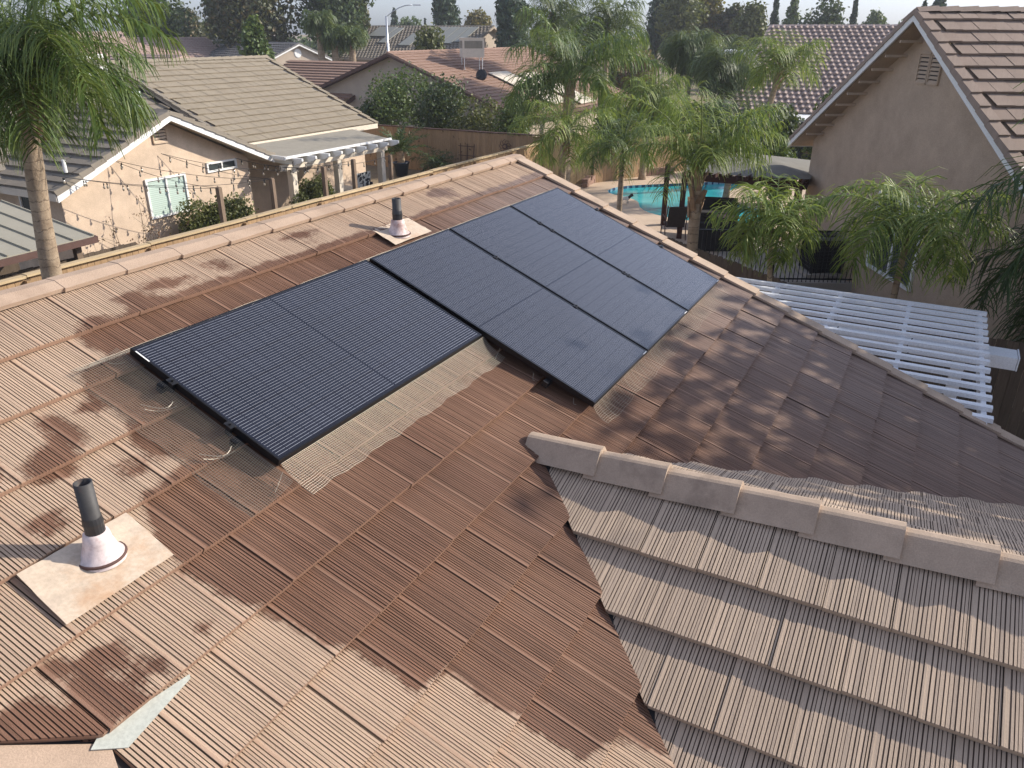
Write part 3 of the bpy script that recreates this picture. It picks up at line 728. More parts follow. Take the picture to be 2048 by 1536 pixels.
# ------------------------------------------------------------------ houses of the neighbourhood
PFLAT = [FLAT(.33)]
def gable_house(name, label, o, az, L, W, ze, slope, wall, rfm, trim, over=.45, du=.33, dv=.37, prof=None, jit=.004, cap=True, faces=(1, -1), wallback=None, capm=None, seed=1, rows=2, nose=.035, rake_caps=True, gable_ends=(0, 1)):
    """ridge starts at o (x, y at the front gable's roof edge) and runs along azimuth az for L; W = half width to the eave edge"""
    t = thing(name, label, 'house', (o[0], o[1], 0)); ex = np.array([math.cos(az), math.sin(az), 0]); ey = np.array([-ex[1], ex[0], 0]); zr = ze+slope*W
    P = lambda x, y, z: np.array([o[0], o[1], 0])+ex*x+ey*y+np.array([0, 0, z])
    ang = math.atan(slope); sl = W/math.cos(ang); n = max(2, int(sl/dv)); dv = sl/n
    rp = None
    for s in (1, -1):
        Vd = ey*s*math.cos(ang)-np.array([0, 0, math.sin(ang)]); Nd = ey*s*math.sin(ang)+np.array([0, 0, math.cos(ang)])
        Og = P(0, 0, zr)
        if s in faces:
            q = tile_field('roof', rfm, t, Og, ex, Vd, Nd, .12, L-.12, dv, n, du, dv, prof or PFLAT, rows=rows, seed=seed, jit=jit, nose=nose)
            rp = rp or q
        db = MB(); db.hexa([P(.06, 0, zr-.17), P(L-.06, 0, zr-.17), P(L-.06, s*W*.985, ze-.155), P(.06, s*W*.985, ze-.155), P(.06, 0, zr-.03), P(L-.06, 0, zr-.03), P(L-.06, s*W*.985, ze-.015), P(.06, s*W*.985, ze-.015)]); db.build('roof_deck', trim if wallback is None else wallback, t)
    wb = MB(); x0, x1, w = over, L-over, W-over
    zt = ze+slope*over-.17
    wb.hexa([P(x0, -w, 0), P(x1, -w, 0), P(x1, w, 0), P(x0, w, 0), P(x0, -w, zt), P(x1, -w, zt), P(x1, w, zt), P(x0, w, zt)])
    for x, dx in ((x0, .2), (x1-.2, .2)):
        wb.poly_prism([P(x, -w, zt-.002), P(x, w, zt-.002), P(x, 0, zt+slope*w)], ex*dx)
    wb.build('wall', wall, t)
    # barge boards and eave boards
    for xe in ((0,) if 0 in gable_ends else ())+((1,) if 1 in gable_ends else ()):
        for s in (1, -1):
            b = MB(); x = .0 if xe == 0 else L
            b.hexa([P(x-.02, s*.0, zr-.20), P(x+.02, s*.0, zr-.20), P(x+.02, s*W, ze-.20), P(x-.02, s*W, ze-.20), P(x-.02, 0, zr-.015), P(x+.02, 0, zr-.015), P(x+.02, s*W, ze-.02), P(x-.02, s*W, ze-.02)]); b.build('barge_board', trim, t)
            if rake_caps and s in faces:
                c = MB(); k = max(3, int(sl/.40)); Vd = ey*s*math.cos(ang)-np.array([0, 0, math.sin(ang)]); Nd = ey*s*math.sin(ang)+np.array([0, 0, math.cos(ang)]); iw = .17 if xe == 0 else -.17
                ow = -.045 if xe == 0 else .045
                for i in range(k):
                    a_ = P(x, 0, zr)+Vd*(sl*i/k)+Nd*.030; b_ = P(x, 0, zr)+Vd*(sl*(i+1)/k+.03)+Nd*.066
                    c.hexa([a_+ex*ow-Nd*.10, a_+ex*iw-Nd*.015, b_+ex*iw-Nd*.03, b_+ex*ow-Nd*.12, a_+ex*ow*.6, a_+ex*iw, b_+ex*iw, b_+ex*ow*.6])
                c.build('rake_tiles', capm or rfm, t)
    for s in (1, -1):
        b = MB(); b.bar(P(0, s*(W+.012), ze-.10), P(L, s*(W+.012), ze-.10), .03, .17); b.build('fascia', trim, t)
    if cap:
        c = MB(); k = int(L/.40)
        for i in range(k):
            xa, xb = L*i/k, L*(i+1)/k+.04
            A_ = [P(xa, -.15, zr-.03), P(xa, 0, zr+.055), P(xa, .15, zr-.03)]; B_ = [P(xb, -.17, zr-.015), P(xb, 0, zr+.08), P(xb, .17, zr-.015)]
            c.add(A_+B_, [(0, 1, 4, 3), (1, 2, 5, 4), (3, 4, 5), (0, 2, 1)])
        c.build('ridge_tiles', capm or rfm, t)
    return t, P
def add_window(t, c, du_, w, h, frame, pane, fr=.06, mull=True, depth=.05, nrm=None):
    """window on a wall: c centre (on the wall face), du_ horizontal unit vector, nrm outward"""
    c = np.array(c, float); du_ = np.array(du_, float); nrm = np.array(nrm, float); z = np.array([0, 0, 1.0]); mb = MB()
    for s in (-1, 1):
        p = c+du_*s*(w/2-fr/2)+nrm*depth/2; mb.bar(p-z*h/2, p+z*h/2, fr, depth, nrm)
        p = c+z*s*(h/2-fr/2)+nrm*depth/2; mb.bar(p-du_*(w/2-fr), p+du_*(w/2-fr), fr if False else depth, fr, z)
    if mull: p = c+nrm*depth*.45; mb.bar(p-z*(h/2-fr), p+z*(h/2-fr), fr*.8, depth*.8, nrm)
    f = mb.build('window', frame, t); mb = MB(); q = c+nrm*.012
    mb.quad(q-du_*w/2*.97-z*h/2*.97, q+du_*w/2*.97-z*h/2*.97, q+du_*w/2*.97+z*h/2*.97, q-du_*w/2*.97+z*h/2*.97); mb.build('pane', pane, f); return f
def add_louvre(t, c, du_, w, h, nrm, m, dark):
    c = np.array(c, float); du_ = np.array(du_, float); nrm = np.array(nrm, float); z = np.array([0, 0, 1.0])
    mb = MB()
    for s in (-1, 1): mb.bar(c+du_*s*w/2-z*h/2+nrm*.02, c+du_*s*w/2+z*h/2+nrm*.02, .035, .05, nrm); mb.bar(c+z*s*h/2-du_*w/2+nrm*.02, c+z*s*h/2+du_*w/2+nrm*.02, .05, .035, z)
    k = max(4, int(h/.075))
    for i in range(k): zz = -h/2+h*(i+.5)/k; p = c+z*zz+nrm*.02; mb.hexa([p-du_*w/2-z*.028+nrm*.018, p+du_*w/2-z*.028+nrm*.018, p+du_*w/2-z*.02+nrm*.018, p-du_*w/2-z*.02+nrm*.018, p-du_*w/2+z*.018-nrm*.012, p+du_*w/2+z*.018-nrm*.012, p+du_*w/2+z*.026-nrm*.012, p-du_*w/2+z*.026-nrm*.012])
    f = mb.build('attic_vent', m, t); mb = MB(); q = c+nrm*.004; mb.quad(q-du_*w/2-z*h/2, q+du_*w/2-z*h/2, q+du_*w/2+z*h/2, q-du_*w/2+z*h/2); mb.build('vent_back', dark, f)

M['tile_olive'] = tile_mat('tile_olive', (.315, .265, .195), (.2, .15, .1), stain=False, rowvar=.12, groove=(.10, .08, .06))
M['tile_wing'] = tile_mat('tile_wing', (.255, .22, .175), (.2, .15, .1), stain=False, rowvar=.15, groove=(.09, .075, .06))
M['tile_mid'] = tile_mat('tile_mid', (.33, .21, .155), (.2, .15, .1), stain=False, rowvar=.12, groove=(.13, .08, .06))
M['tile_red'] = tile_mat('tile_red', (.50, .36, .30), (.2, .15, .1), stain=False, rowvar=.08, groove=(.16, .1, .08))
M['tile_grey'] = tile_mat('tile_grey', (.20, .19, .18), (.2, .15, .1), stain=False, rowvar=.2, groove=(.06, .055, .05))
M['tile_s'] = tile_mat('tile_s', (.46, .36, .315), (.2, .15, .1), stain=False, rowvar=.3, groove=(.22, .16, .14))
M['tile_brown'] = tile_mat('tile_brown', (.34, .255, .20), (.2, .15, .1), stain=False, rowvar=.3, groove=(.05, .035, .03))

# left neighbour: main block with its ridge along X, a gabled wing towards us
XL, YR, ZRL, YE = 18.05, 25.0, 4.9, 19.6
lh, LP = gable_house('neighbour_house', 'tan stucco house at left with olive tile roof, gabled wing and string lights', (18.05, 25.0), 0.0, 7.25, 5.4, 2.62, .4222, M['stucco_tan'], M['tile_olive'], M['cream'], over=.4, seed=11, faces=(-1,), gable_ends=(1,), jit=.003)
mb = MB(); sl_ = math.hypot(5.4, 2.28); ang_ = math.atan(.4222)
vd = np.array([0, -math.cos(ang_), -math.sin(ang_)]); ndv = np.array([0, -math.sin(ang_), math.cos(ang_)])
tile_field('roof', M['tile_wing'], lh, np.array([6.0, 25.0, 4.72]), (1, 0, 0), vd, ndv, 0, 12.05, .37, 15, .33, .3685, PFLAT, seed=12, jit=.003)
mb = MB(); mb.quad((6, 25, 4.69), (18.2, 25, 4.69), (18.2, 19.7, 2.45), (6, 19.7, 2.45)); mb.build('roof_deck', M['under'], lh)
c = MB()
for i in range(30):
    xa, xb = 6.0+i*.40, 6.0+i*.40+.44; c.add([(xa, 24.85, 4.72), (xa, 25, 4.81), (xa, 25.15, 4.72), (xb, 24.83, 4.735), (xb, 25, 4.83), (xb, 25.17, 4.735)], [(0, 1, 4, 3), (1, 2, 5, 4), (3, 4, 5), (0, 2, 1)])
c.build('ridge_tiles', M['tile_wing'], lh)
mb = MB()
for i in range(15): a_ = np.array([18.02, 25, 4.93])+vd*(sl_*i/15); b_ = np.array([18.02, 25, 4.93])+vd*(sl_*(i+1)/15+.02); mb.bar(a_, b_+ndv*.03, .13, .09, ndv)
mb.build('rake_tiles', M['tile_wing'], lh)
# wing: ridge along +Y at X=14.3
wing_az = math.pi/2
WX, WY, WW, WZE, WS = 14.15, 17.55, 3.42, 2.50, .435
exw = np.array([0, 1.0, 0])
def wing_P(x, y, z): return np.array([WX-y, WY+x, z])       # local y = +1 is towards -X
zrw = WZE+WS*WW; angw = math.atan(WS); slw = WW/math.cos(angw)
for s in (1, -1):
    Vd = np.array([-s*math.cos(angw), 0, -math.sin(angw)]); Nd = np.array([-s*math.sin(angw), 0, math.cos(angw)])
    tile_field('wing_roof', M['tile_wing'], lh, np.array([WX, WY, zrw]), (0, 1, 0), Vd, Nd, .12, 6.2, slw/10, 10, .33, slw/10, PFLAT, seed=13, nose=.05, jit=.004)
    mb = MB(); mb.hexa([wing_P(.05, 0, zrw-.17), wing_P(6.2, 0, zrw-.17), wing_P(6.2, s*WW*.985, WZE-.16), wing_P(.05, s*WW*.985, WZE-.16), wing_P(.05, 0, zrw-.03), wing_P(6.2, 0, zrw-.03), wing_P(6.2, s*WW*.985, WZE-.02), wing_P(.05, s*WW*.985, WZE-.02)]); mb.build('roof_deck', M['cream'], lh)
    mb = MB(); mb.hexa([wing_P(-.02, 0, zrw-.21), wing_P(.02, 0, zrw-.21), wing_P(.02, s*WW, WZE-.21), wing_P(-.02, s*WW, WZE-.21), wing_P(-.02, 0, zrw-.015), wing_P(.02, 0, zrw-.015), wing_P(.02, s*WW, WZE-.02), wing_P(-.02, s*WW, WZE-.02)]); mb.build('barge_board', M['white'], lh)
    mb = MB(); mb.bar(wing_P(0, s*(WW+.012), WZE-.1), wing_P(6.2, s*(WW+.012), WZE-.1), .03, .17); mb.build('fascia', M['cream'], lh)
    c = MB()
    for i in range(10):
        a_ = wing_P(0, 0, zrw)+Vd*(slw*i/10)+Nd*.035; b_ = wing_P(0, 0, zrw)+Vd*(slw*(i+1)/10+.03)+Nd*.085
        ow, iw = np.array([0, -.05, 0]), np.array([0, .19, 0])
        c.hexa([a_+ow-Nd*.10, a_+iw-Nd*.02, b_+iw-Nd*.03, b_+ow-Nd*.13, a_+ow*.6, a_+iw, b_+iw, b_+ow*.6])
    c.build('rake_tiles', M['tile_wing'], lh)
c = MB()
for i in range(15):
    xa, xb = .0+i*.40, i*.40+.44; c.add([wing_P(xa, -.16, zrw-.03), wing_P(xa, 0, zrw+.055), wing_P(xa, .16, zrw-.03), wing_P(xb, -.17, zrw-.015), wing_P(xb, 0, zrw+.08), wing_P(xb, .17, zrw-.015)], [(0, 1, 4, 3), (1, 2, 5, 4), (3, 4, 5), (0, 2, 1)])
c.build('ridge_tiles', M['tile_wing'], lh)
mb = MB(); zt = WZE+WS*.40-.17
mb.hexa([(11.08, 18, 0), (16.97, 18, 0), (16.97, 21, 0), (11.08, 21, 0), (11.08, 18, zt), (16.97, 18, zt), (16.97, 21, zt), (11.08, 21, zt)])
mb.poly_prism([(11.08, 18, zt-.002), (16.97, 18, zt-.002), (WX, 18, zt+WS*2.95)], (0, .2, 0))
mb.hexa([(11.10, 21, 0), (12.5, 21, 0), (12.5, 27, 0), (11.10, 27, 0), (11.10, 21, zt-.01), (12.5, 21, zt-.01), (12.5, 27, zt-.01), (11.10, 27, zt-.01)])
mb.build('wing_wall', M['stucco_tan'], lh)
X1, Yn = (1, 0, 0), (0, -1, 0)
add_window(lh, (14.02, 18, 1.86), X1, 1.28, 1.02, M['white'], M['blind'], .055, True, .05, Yn)
add_window(lh, (15.96, 18, 2.39), X1, 1.08, .27, M['white'], M['glass'], .05, True, .05, Yn)
add_window(lh, (11.08, 19.1, 1.75), (0, -1, 0), 1.0, 1.15, M['white'], M['glass'], .05, True, .05, (-1, 0, 0))
add_louvre(lh, (14.08, 18, 3.42), X1, .42, .40, Yn, M['stucco_tan'], M['under'])
# recessed patio wall and dark sliding doors behind the patio cover
mb = MB(); mb.bar((17.0, 20.36, 1.02), (19.4, 20.36, 1.02), .03, 2.04); d_ = mb.build('sliding_door', M['glass'], lh)
mb = MB()
for x in (17.05, 17.75, 18.5, 19.3): mb.bar((x, 20.32, 0), (x, 20.32, 2.05), .05, .05)
for z in (.03, .55, 1.05, 1.55, 2.05): mb.bar((17.05, 20.32, z), (19.3, 20.32, z), .04, .035)
mb.build('door_frame', M['alu'], d_)
add_window(lh, (21.6, 20.0, 1.95), X1, .95, .55, M['white'], M['glass'], .06, True, .06, Yn)
# patio cover: shade lattice on white rafters with scalloped tails and three columns
pc = thing('patio_cover', 'white patio cover with grey lattice top and scalloped rafter tails at left house', 'patio cover', (20, 18, 0))
mb = MB(); mb.hexa([(17.5, 17.0, 2.44), (22.6, 17.0, 2.44), (23.9, 19.95, 2.52), (18.3, 19.95, 2.52), (17.5, 17.0, 2.475), (22.6, 17.0, 2.475), (23.9, 19.95, 2.555), (18.3, 19.95, 2.555)])
M['lattice'] = dull('shade_lattice', (.30, .27, .215), .15, 5, .9, 60, .4); mb.build('lattice', M['lattice'], pc)
for i in range(9):
    x = 17.75+i*.60; mb = MB(); pr = [(x, 16.62, 2.44), (x, 16.62, 2.36), (x, 16.72, 2.30), (x, 16.9, 2.24), (x, 17.4, 2.24), (x+.5, 19.9, 2.32), (x+.5, 19.9, 2.50), (x, 17.0, 2.438)]
    mb.poly_prism(pr, (.07, 0, 0)); mb.build('rafter', M['white'], pc)
mb = MB(); mb.bar((17.5, 17.25, 2.15), (22.7, 17.25, 2.15), .09, .16); mb.build('beam', M['cream'], pc)
for x in (17.95, 20.05, 22.35): mb = MB(); mb.box((x, 17.25, 1.035), .20, .20, 2.07); mb.build('column', M['cream'], pc)
mb = MB(); mb.bar((17.45, 16.98, 2.46), (17.5, 19.9, 2.54), .05, .10); mb.bar((17.45, 16.98, 2.47), (22.65, 16.98, 2.47), .05, .07); mb.build('edge_board', M['white'], pc)

# evaporative cooler and flue on the left roof
def cooler(name, label, c, s, h, m, rz, legs=.35):
    t = thing(name, label, 'rooftop cooler', c, None); c = np.array(c, float)
    mb = MB(); mb.box(c+np.array([0, 0, legs+h/2]), s, s, h, rz); mb.build('cabinet', m, t)
    co, si = math.cos(rz), math.sin(rz)
    for k in range(4):
        a = rz+k*math.pi/2; n = np.array([math.cos(a), math.sin(a), 0]); u = np.array([-n[1], n[0], 0]); mb = MB(); p = c+n*(s/2+.008)+np.array([0, 0, legs+h*.68])
        for j in range(7): q = p+np.array([0, 0, -.16*h+j*h*.055]); mb.bar(q-u*s*.4, q+u*s*.4, .015, h*.03)
        mb.quad(p-n*.004-u*s*.42-np.array([0, 0, h*.2]), p-n*.004+u*s*.42-np.array([0, 0, h*.2]), p-n*.004+u*s*.42+np.array([0, 0, h*.2]), p-n*.004-u*s*.42+np.array([0, 0, h*.2])); mb.build('louvre', M['lattice'], t)
    for sx in (-1, 1):
        for sy in (-1, 1):
            mb = MB(); q = c+np.array([sx*s*.42*co-sy*s*.42*si, sx*s*.42*si+sy*s*.42*co, 0]); mb.bar(q+np.array([0, 0, -.25]), q+np.array([0, 0, legs]), .035, .035); mb.build('leg', M['galv'], t)
    mb = MB(); mb.box(c+np.array([0, 0, legs+h+.015]), s*1.04, s*1.04, .03, rz); mb.build('lid', m, t)
    return t
cooler('evaporative_cooler', 'pale boxy cooler on the left house roof, half hidden by palm fronds', (16.6, 24.1, 4.25), .92, .62, M['white'], .1, .3)
mb = MB(); q = np.array([17.15, 22.65, 3.42]); mb.lathe(q, [(.22, .02), (.17, .10), (.115, .16), (.11, .52), (.135, .53), (.135, .60), (.115, .61), (.14, .65), (.14, .72), (.0, .73)], 20); tag(mb.build('roof_flue', M['galv'], None, True), 'silver flue pipe rising from the brown roof of the left house', 'flue')

# right neighbour: tall gable wall turned about sixty degrees, brown tile roof
PHI = math.radians(60); rd = np.array([math.cos(PHI), -math.sin(PHI), 0]); wd = np.array([-math.sin(PHI), -math.cos(PHI), 0])
c23 = np.array([23.0, 2.9, 0]); apex_s = 4.62
ap = c23+wd*apex_s-rd*.50
rh, RHP = gable_house('gable_house', 'large pinkish stucco gable house at right with brown tile roof and white barge boards', (ap[0], ap[1]), math.atan2(rd[1], rd[0]), 12.0, 5.72, 3.12, .555, M['stucco_pink'], M['tile_brown'], M['white'], over=.50, du=.33, dv=.40, seed=21, jit=.003, faces=(-1, 1), wallback=M['stucco_pink'], nose=.045)
nw = -rd
def RW_(s, z, out=0.0): return c23+wd*s+np.array([0, 0, z])+nw*out
for s in (-.25,): add_louvre(rh, RW_(apex_s+.30, 5.22), wd, .40, .56, nw, M['stucco_pink'], M['under']); add_louvre(rh, RW_(apex_s-.16, 5.22), wd, .40, .56, nw, M['stucco_pink'], M['under'])
add_window(rh, RW_(4.75, 1.72), wd, 2.1, 1.75, M['white'], M['glass'], .07, True, .06, nw)
for i in range(9):
    s = .0+i*.52; mb = MB(); z = 3.12+.555*(s+.95)-.24; p = RW_(s, z); mb.bar(p, p+nw*.47, .05, .05); mb.build('lookout', M['stucco_pink'], rh)
# middle house with reddish roof, far gable wall half hidden by shrubs
mh, MP = gable_house('tile_house', 'mid distance house with reddish brown roof, rooftop cooler and solar pool heater', (37.6, 28.1), 0.0, 17.0, 8.4, 1.72, .365, M['stucco_far'], M['tile_mid'], M['brown_trim'], over=.5, du=.33, dv=.37, seed=31, faces=(-1,), jit=.003)
mb = MB(); vdm = np.array([-math.cos(math.radians(20)), 0, -math.sin(math.radians(20))]); ndm = np.array([-math.sin(math.radians(20)), 0, math.cos(math.radians(20))])
tile_field('wing_roof', M['tile_mid'], mh, np.array([42.5, 31.0, 4.05]), (0, 1, 0), vdm, ndm, 0, 9, .4, 14, .33, .4, PFLAT, seed=32, nose=.07)
mb = MB(); mb.bar((42.5, 31, 3.93), (37.2, 31, 2.0), .06, .22); mb.build('barge_board', M['brown_trim'], mh)
mb = MB(); mb.hexa([(38.2, 31.2, 0), (46, 31.2, 0), (46, 39, 0), (38.2, 39, 0), (38.2, 31.2, 2.1), (46, 31.2, 3.7), (46, 39, 3.7), (38.2, 39, 2.1)]); mb.build('wing_wall', M['stucco_far'], mh)
q = on_x(944, 118, 42.0); cooler('evaporative_cooler', 'square beige cooler box standing on the reddish roof in mid distance', (q[0], q[1], q[2]-.35), 1.25, 1.0, M['cream'], .7, .45)
mb = MB(); q = on_x(963, 150, 41.0); mb.lathe(q, [(.0, -.12), (.30, -.10), (.32, .02), (.24, .06), (.0, .05)], 20, (-.8, -.3, .3)); mb.bar(q+np.array([-.6, .35, -.25]), q, .05, .05); mb.bar(q+np.array([-.2, .5, -.45]), q, .05, .05); tag(mb.build('satellite_dish', M['black_metal']), 'round black dish on the reddish roof below the cooler', 'dish')
for i, (px, py, w, lab) in enumerate(((1005, 125, 4.2, 'pale solar pool heater mat on the reddish roof, nearer strip'), (1065, 115, 5.5, 'pale solar pool heater mat on the reddish roof, farther strip beside the palm'))):
    r0 = on_x(px, py, 43.0+i*3); y0 = r0[1]; zz = lambda y: 1.72+.365*8.4+.365*(y-28.1)+.10
    mb = MB(); mb.hexa([(r0[0]-.3, y0-3.5, zz(y0-3.5)), (r0[0]+2.0, y0-3.5, zz(y0-3.5)), (r0[0]+2.0, y0+.8, zz(y0+.8)), (r0[0]-.3, y0+.8, zz(y0+.8))]+[(r0[0]-.3, y0-3.5, zz(y0-3.5)+.04), (r0[0]+2.0, y0-3.5, zz(y0-3.5)+.04), (r0[0]+2.0, y0+.8, zz(y0+.8)+.04), (r0[0]-.3, y0+.8, zz(y0+.8)+.04)]); tag(mb.build('pool_heater', M['cream']), lab, 'solar heater', 'solar heater mats')
# S-tile house on the right behind the palms
PB = [barrel(.30)]
sh, SP = gable_house('barrel_tile_house', 'house with mottled barrel tile roof behind the palms right of centre', (48.0, 9.75), -math.pi/2, 14.0, 8.0, 2.42, .47, M['stucco_far'], M['tile_s'], M['stucco_far'], over=.5, du=.30, dv=.40, prof=PB, seed=41, faces=(-1,), nose=.06, jit=.006)
add_window(sh, (40.49, 6.3, 1.1), (0, 1, 0), 2.2, 2.0, M['white'], M['glass'], .08, True, .06, (-1, 0, 0))
mb = MB(); mb.hexa([(38.2, 3.5, 2.2), (40.4, 3.5, 2.3), (40.4, 7.6, 2.3), (38.2, 7.6, 2.2), (38.2, 3.5, 2.3), (40.4, 3.5, 2.4), (40.4, 7.6, 2.4), (38.2, 7.6, 2.3)]); mb.build('porch_roof', M['white'], sh)
mb = MB(); mb.box((60, 12.8, 2.2), 3, 4.2, 4.4); sw = mb.build('wall', M['stucco_far']); 
sd_ = thing('white_shed', 'flat white roofed shed between the palms and the barrel tile house', 'shed', (60, 12.8, 0)); sw.parent = sd_; sw.matrix_basis = sd_.matrix_basis.inverted()
mb = MB(); mb.box((60, 12.8, 4.55), 3.6, 4.9, .3); mb.build('roof', M['white_gloss'], sd_)
# far houses
f1, _p = gable_house('red_roof_house', 'far house with a smooth reddish tile roof behind the left house', (60.3, 67.5), math.pi, 24.0, 8.5, 1.9, .385, M['stucco_far'], M['tile_red'], M['cream'], over=.5, du=.4, dv=.42, seed=51, faces=(1,), jit=.002)
q = at(345, 106, 4.2); mb = MB()
g1, _p = gable_house('dormer_wing', 'small gabled wing with white barge boards below the far red roof', (38.5, 45.5), math.pi/2, 7.0, 1.9, 3.55, .40, M['stucco_far'], M['tile_red'], M['white'], over=.3, du=.4, dv=.40, seed=52, faces=(1, -1), jit=.003, nose=.07)
f2, _p = gable_house('garage_house', 'far grey roofed house with a cream gable and a white garage door', (57.0, 52.2), math.radians(75), 12.0, 4.6, 3.0, .40, M['stucco_far'], M['tile_grey'], M['white'], over=.4, du=.4, dv=.45, seed=53, faces=(1, -1), jit=.004, nose=.07)
gdn = -np.array([math.cos(math.radians(75)), math.sin(math.radians(75)), 0]); gdu = np.array([gdn[1], -gdn[0], 0])
add_window(f2, np.array([57.0, 52.2, 1.25])-gdn*.40, gdu, 4.6, 2.3, M['white'], M['white'], .12, False, .05, gdn)
mb = MB(); mb.lathe(np.array([57.0, 52.2, 4.0])-gdn*.38, [(.0, .03), (.32, .03), (.38, .0)], 16, gdn); mb.build('round_vent', M['white'], f2)
f2b, _p = gable_house('grey_roof_house', 'far grey roofed house with a white trimmed gable behind the garage house', (66.0, 63.5), math.radians(75), 12.0, 5.0, 3.3, .38, M['stucco_far'], M['tile_grey'], M['white'], over=.4, du=.4, dv=.45, seed=54, faces=(1, -1), nose=.07)
f3, _p = gable_house('two_storey_house', 'far two storey house with solar heater panels across its grey brown roof', (75.0, 58.0), -math.pi/2, 15.5, 7.5, 3.35, .395, M['stucco_far'], M['tile_wing'], M['stucco_far'], over=.5, du=.4, dv=.42, seed=55, faces=(-1,), prof=[barrel(.36, 6, .04)], jit=.004)
M['heater'] = dull('heater_panel', (.27, .27, .235), .1, 2, .5)
for i, (ya, yb, sa, sb) in enumerate(((56.4, 54.0, .6, 3.0), (53.9, 53.0, .8, 4.6), (51.0, 49.6, 2.2, 5.2), (48.6, 47.4, .6, 5.4), (47.3, 46.2, .6, 5.6), (46.1, 45.0, .6, 4.6), (44.9, 43.9, .6, 4.2))):
    a_ = math.atan(.395); P_ = lambda y, s, h: (75-s*math.cos(a_)-h*math.sin(a_), y, 3.35+.395*7.5-s*math.sin(a_)+h*math.cos(a_)); mb = MB()
    mb.hexa([P_(ya, sa, .1), P_(yb, sa, .1), P_(yb, sb, .1), P_(ya, sb, .1), P_(ya, sa, .16), P_(yb, sa, .16), P_(yb, sb, .16), P_(ya, sb, .16)]); mb.build('heater_panel', M['heater'], f3)
f4, _p = gable_house('long_roof_house', 'farthest long low tan roof on the skyline at left', (88.0, 112.0), math.pi, 34.0, 8.0, 2.6, .37, M['stucco_far'], M['tile_red'], M['cream'], over=.5, du=.5, dv=.5, seed=56, faces=(1,))

# ------------------------------------------------------------------ palms
def strips(curves, width, taper=.25):
    """curves: list of (points Kx3, width vector) -> quads; every leaflet a tapering blade"""
    VV = []; QQ = []; base = 0
    for P, wv in curves:
        K = len(P); f = np.linspace(1, taper, K)[:, None]
        VV.append(np.concatenate([P-wv*width*.5*f, P+wv*width*.5*f])); i = np.arange(K-1)
        QQ.append(np.stack([i, i+1, i+1+K, i+K], -1)+base); base += 2*K
    return np.concatenate(VV), np.concatenate(QQ)

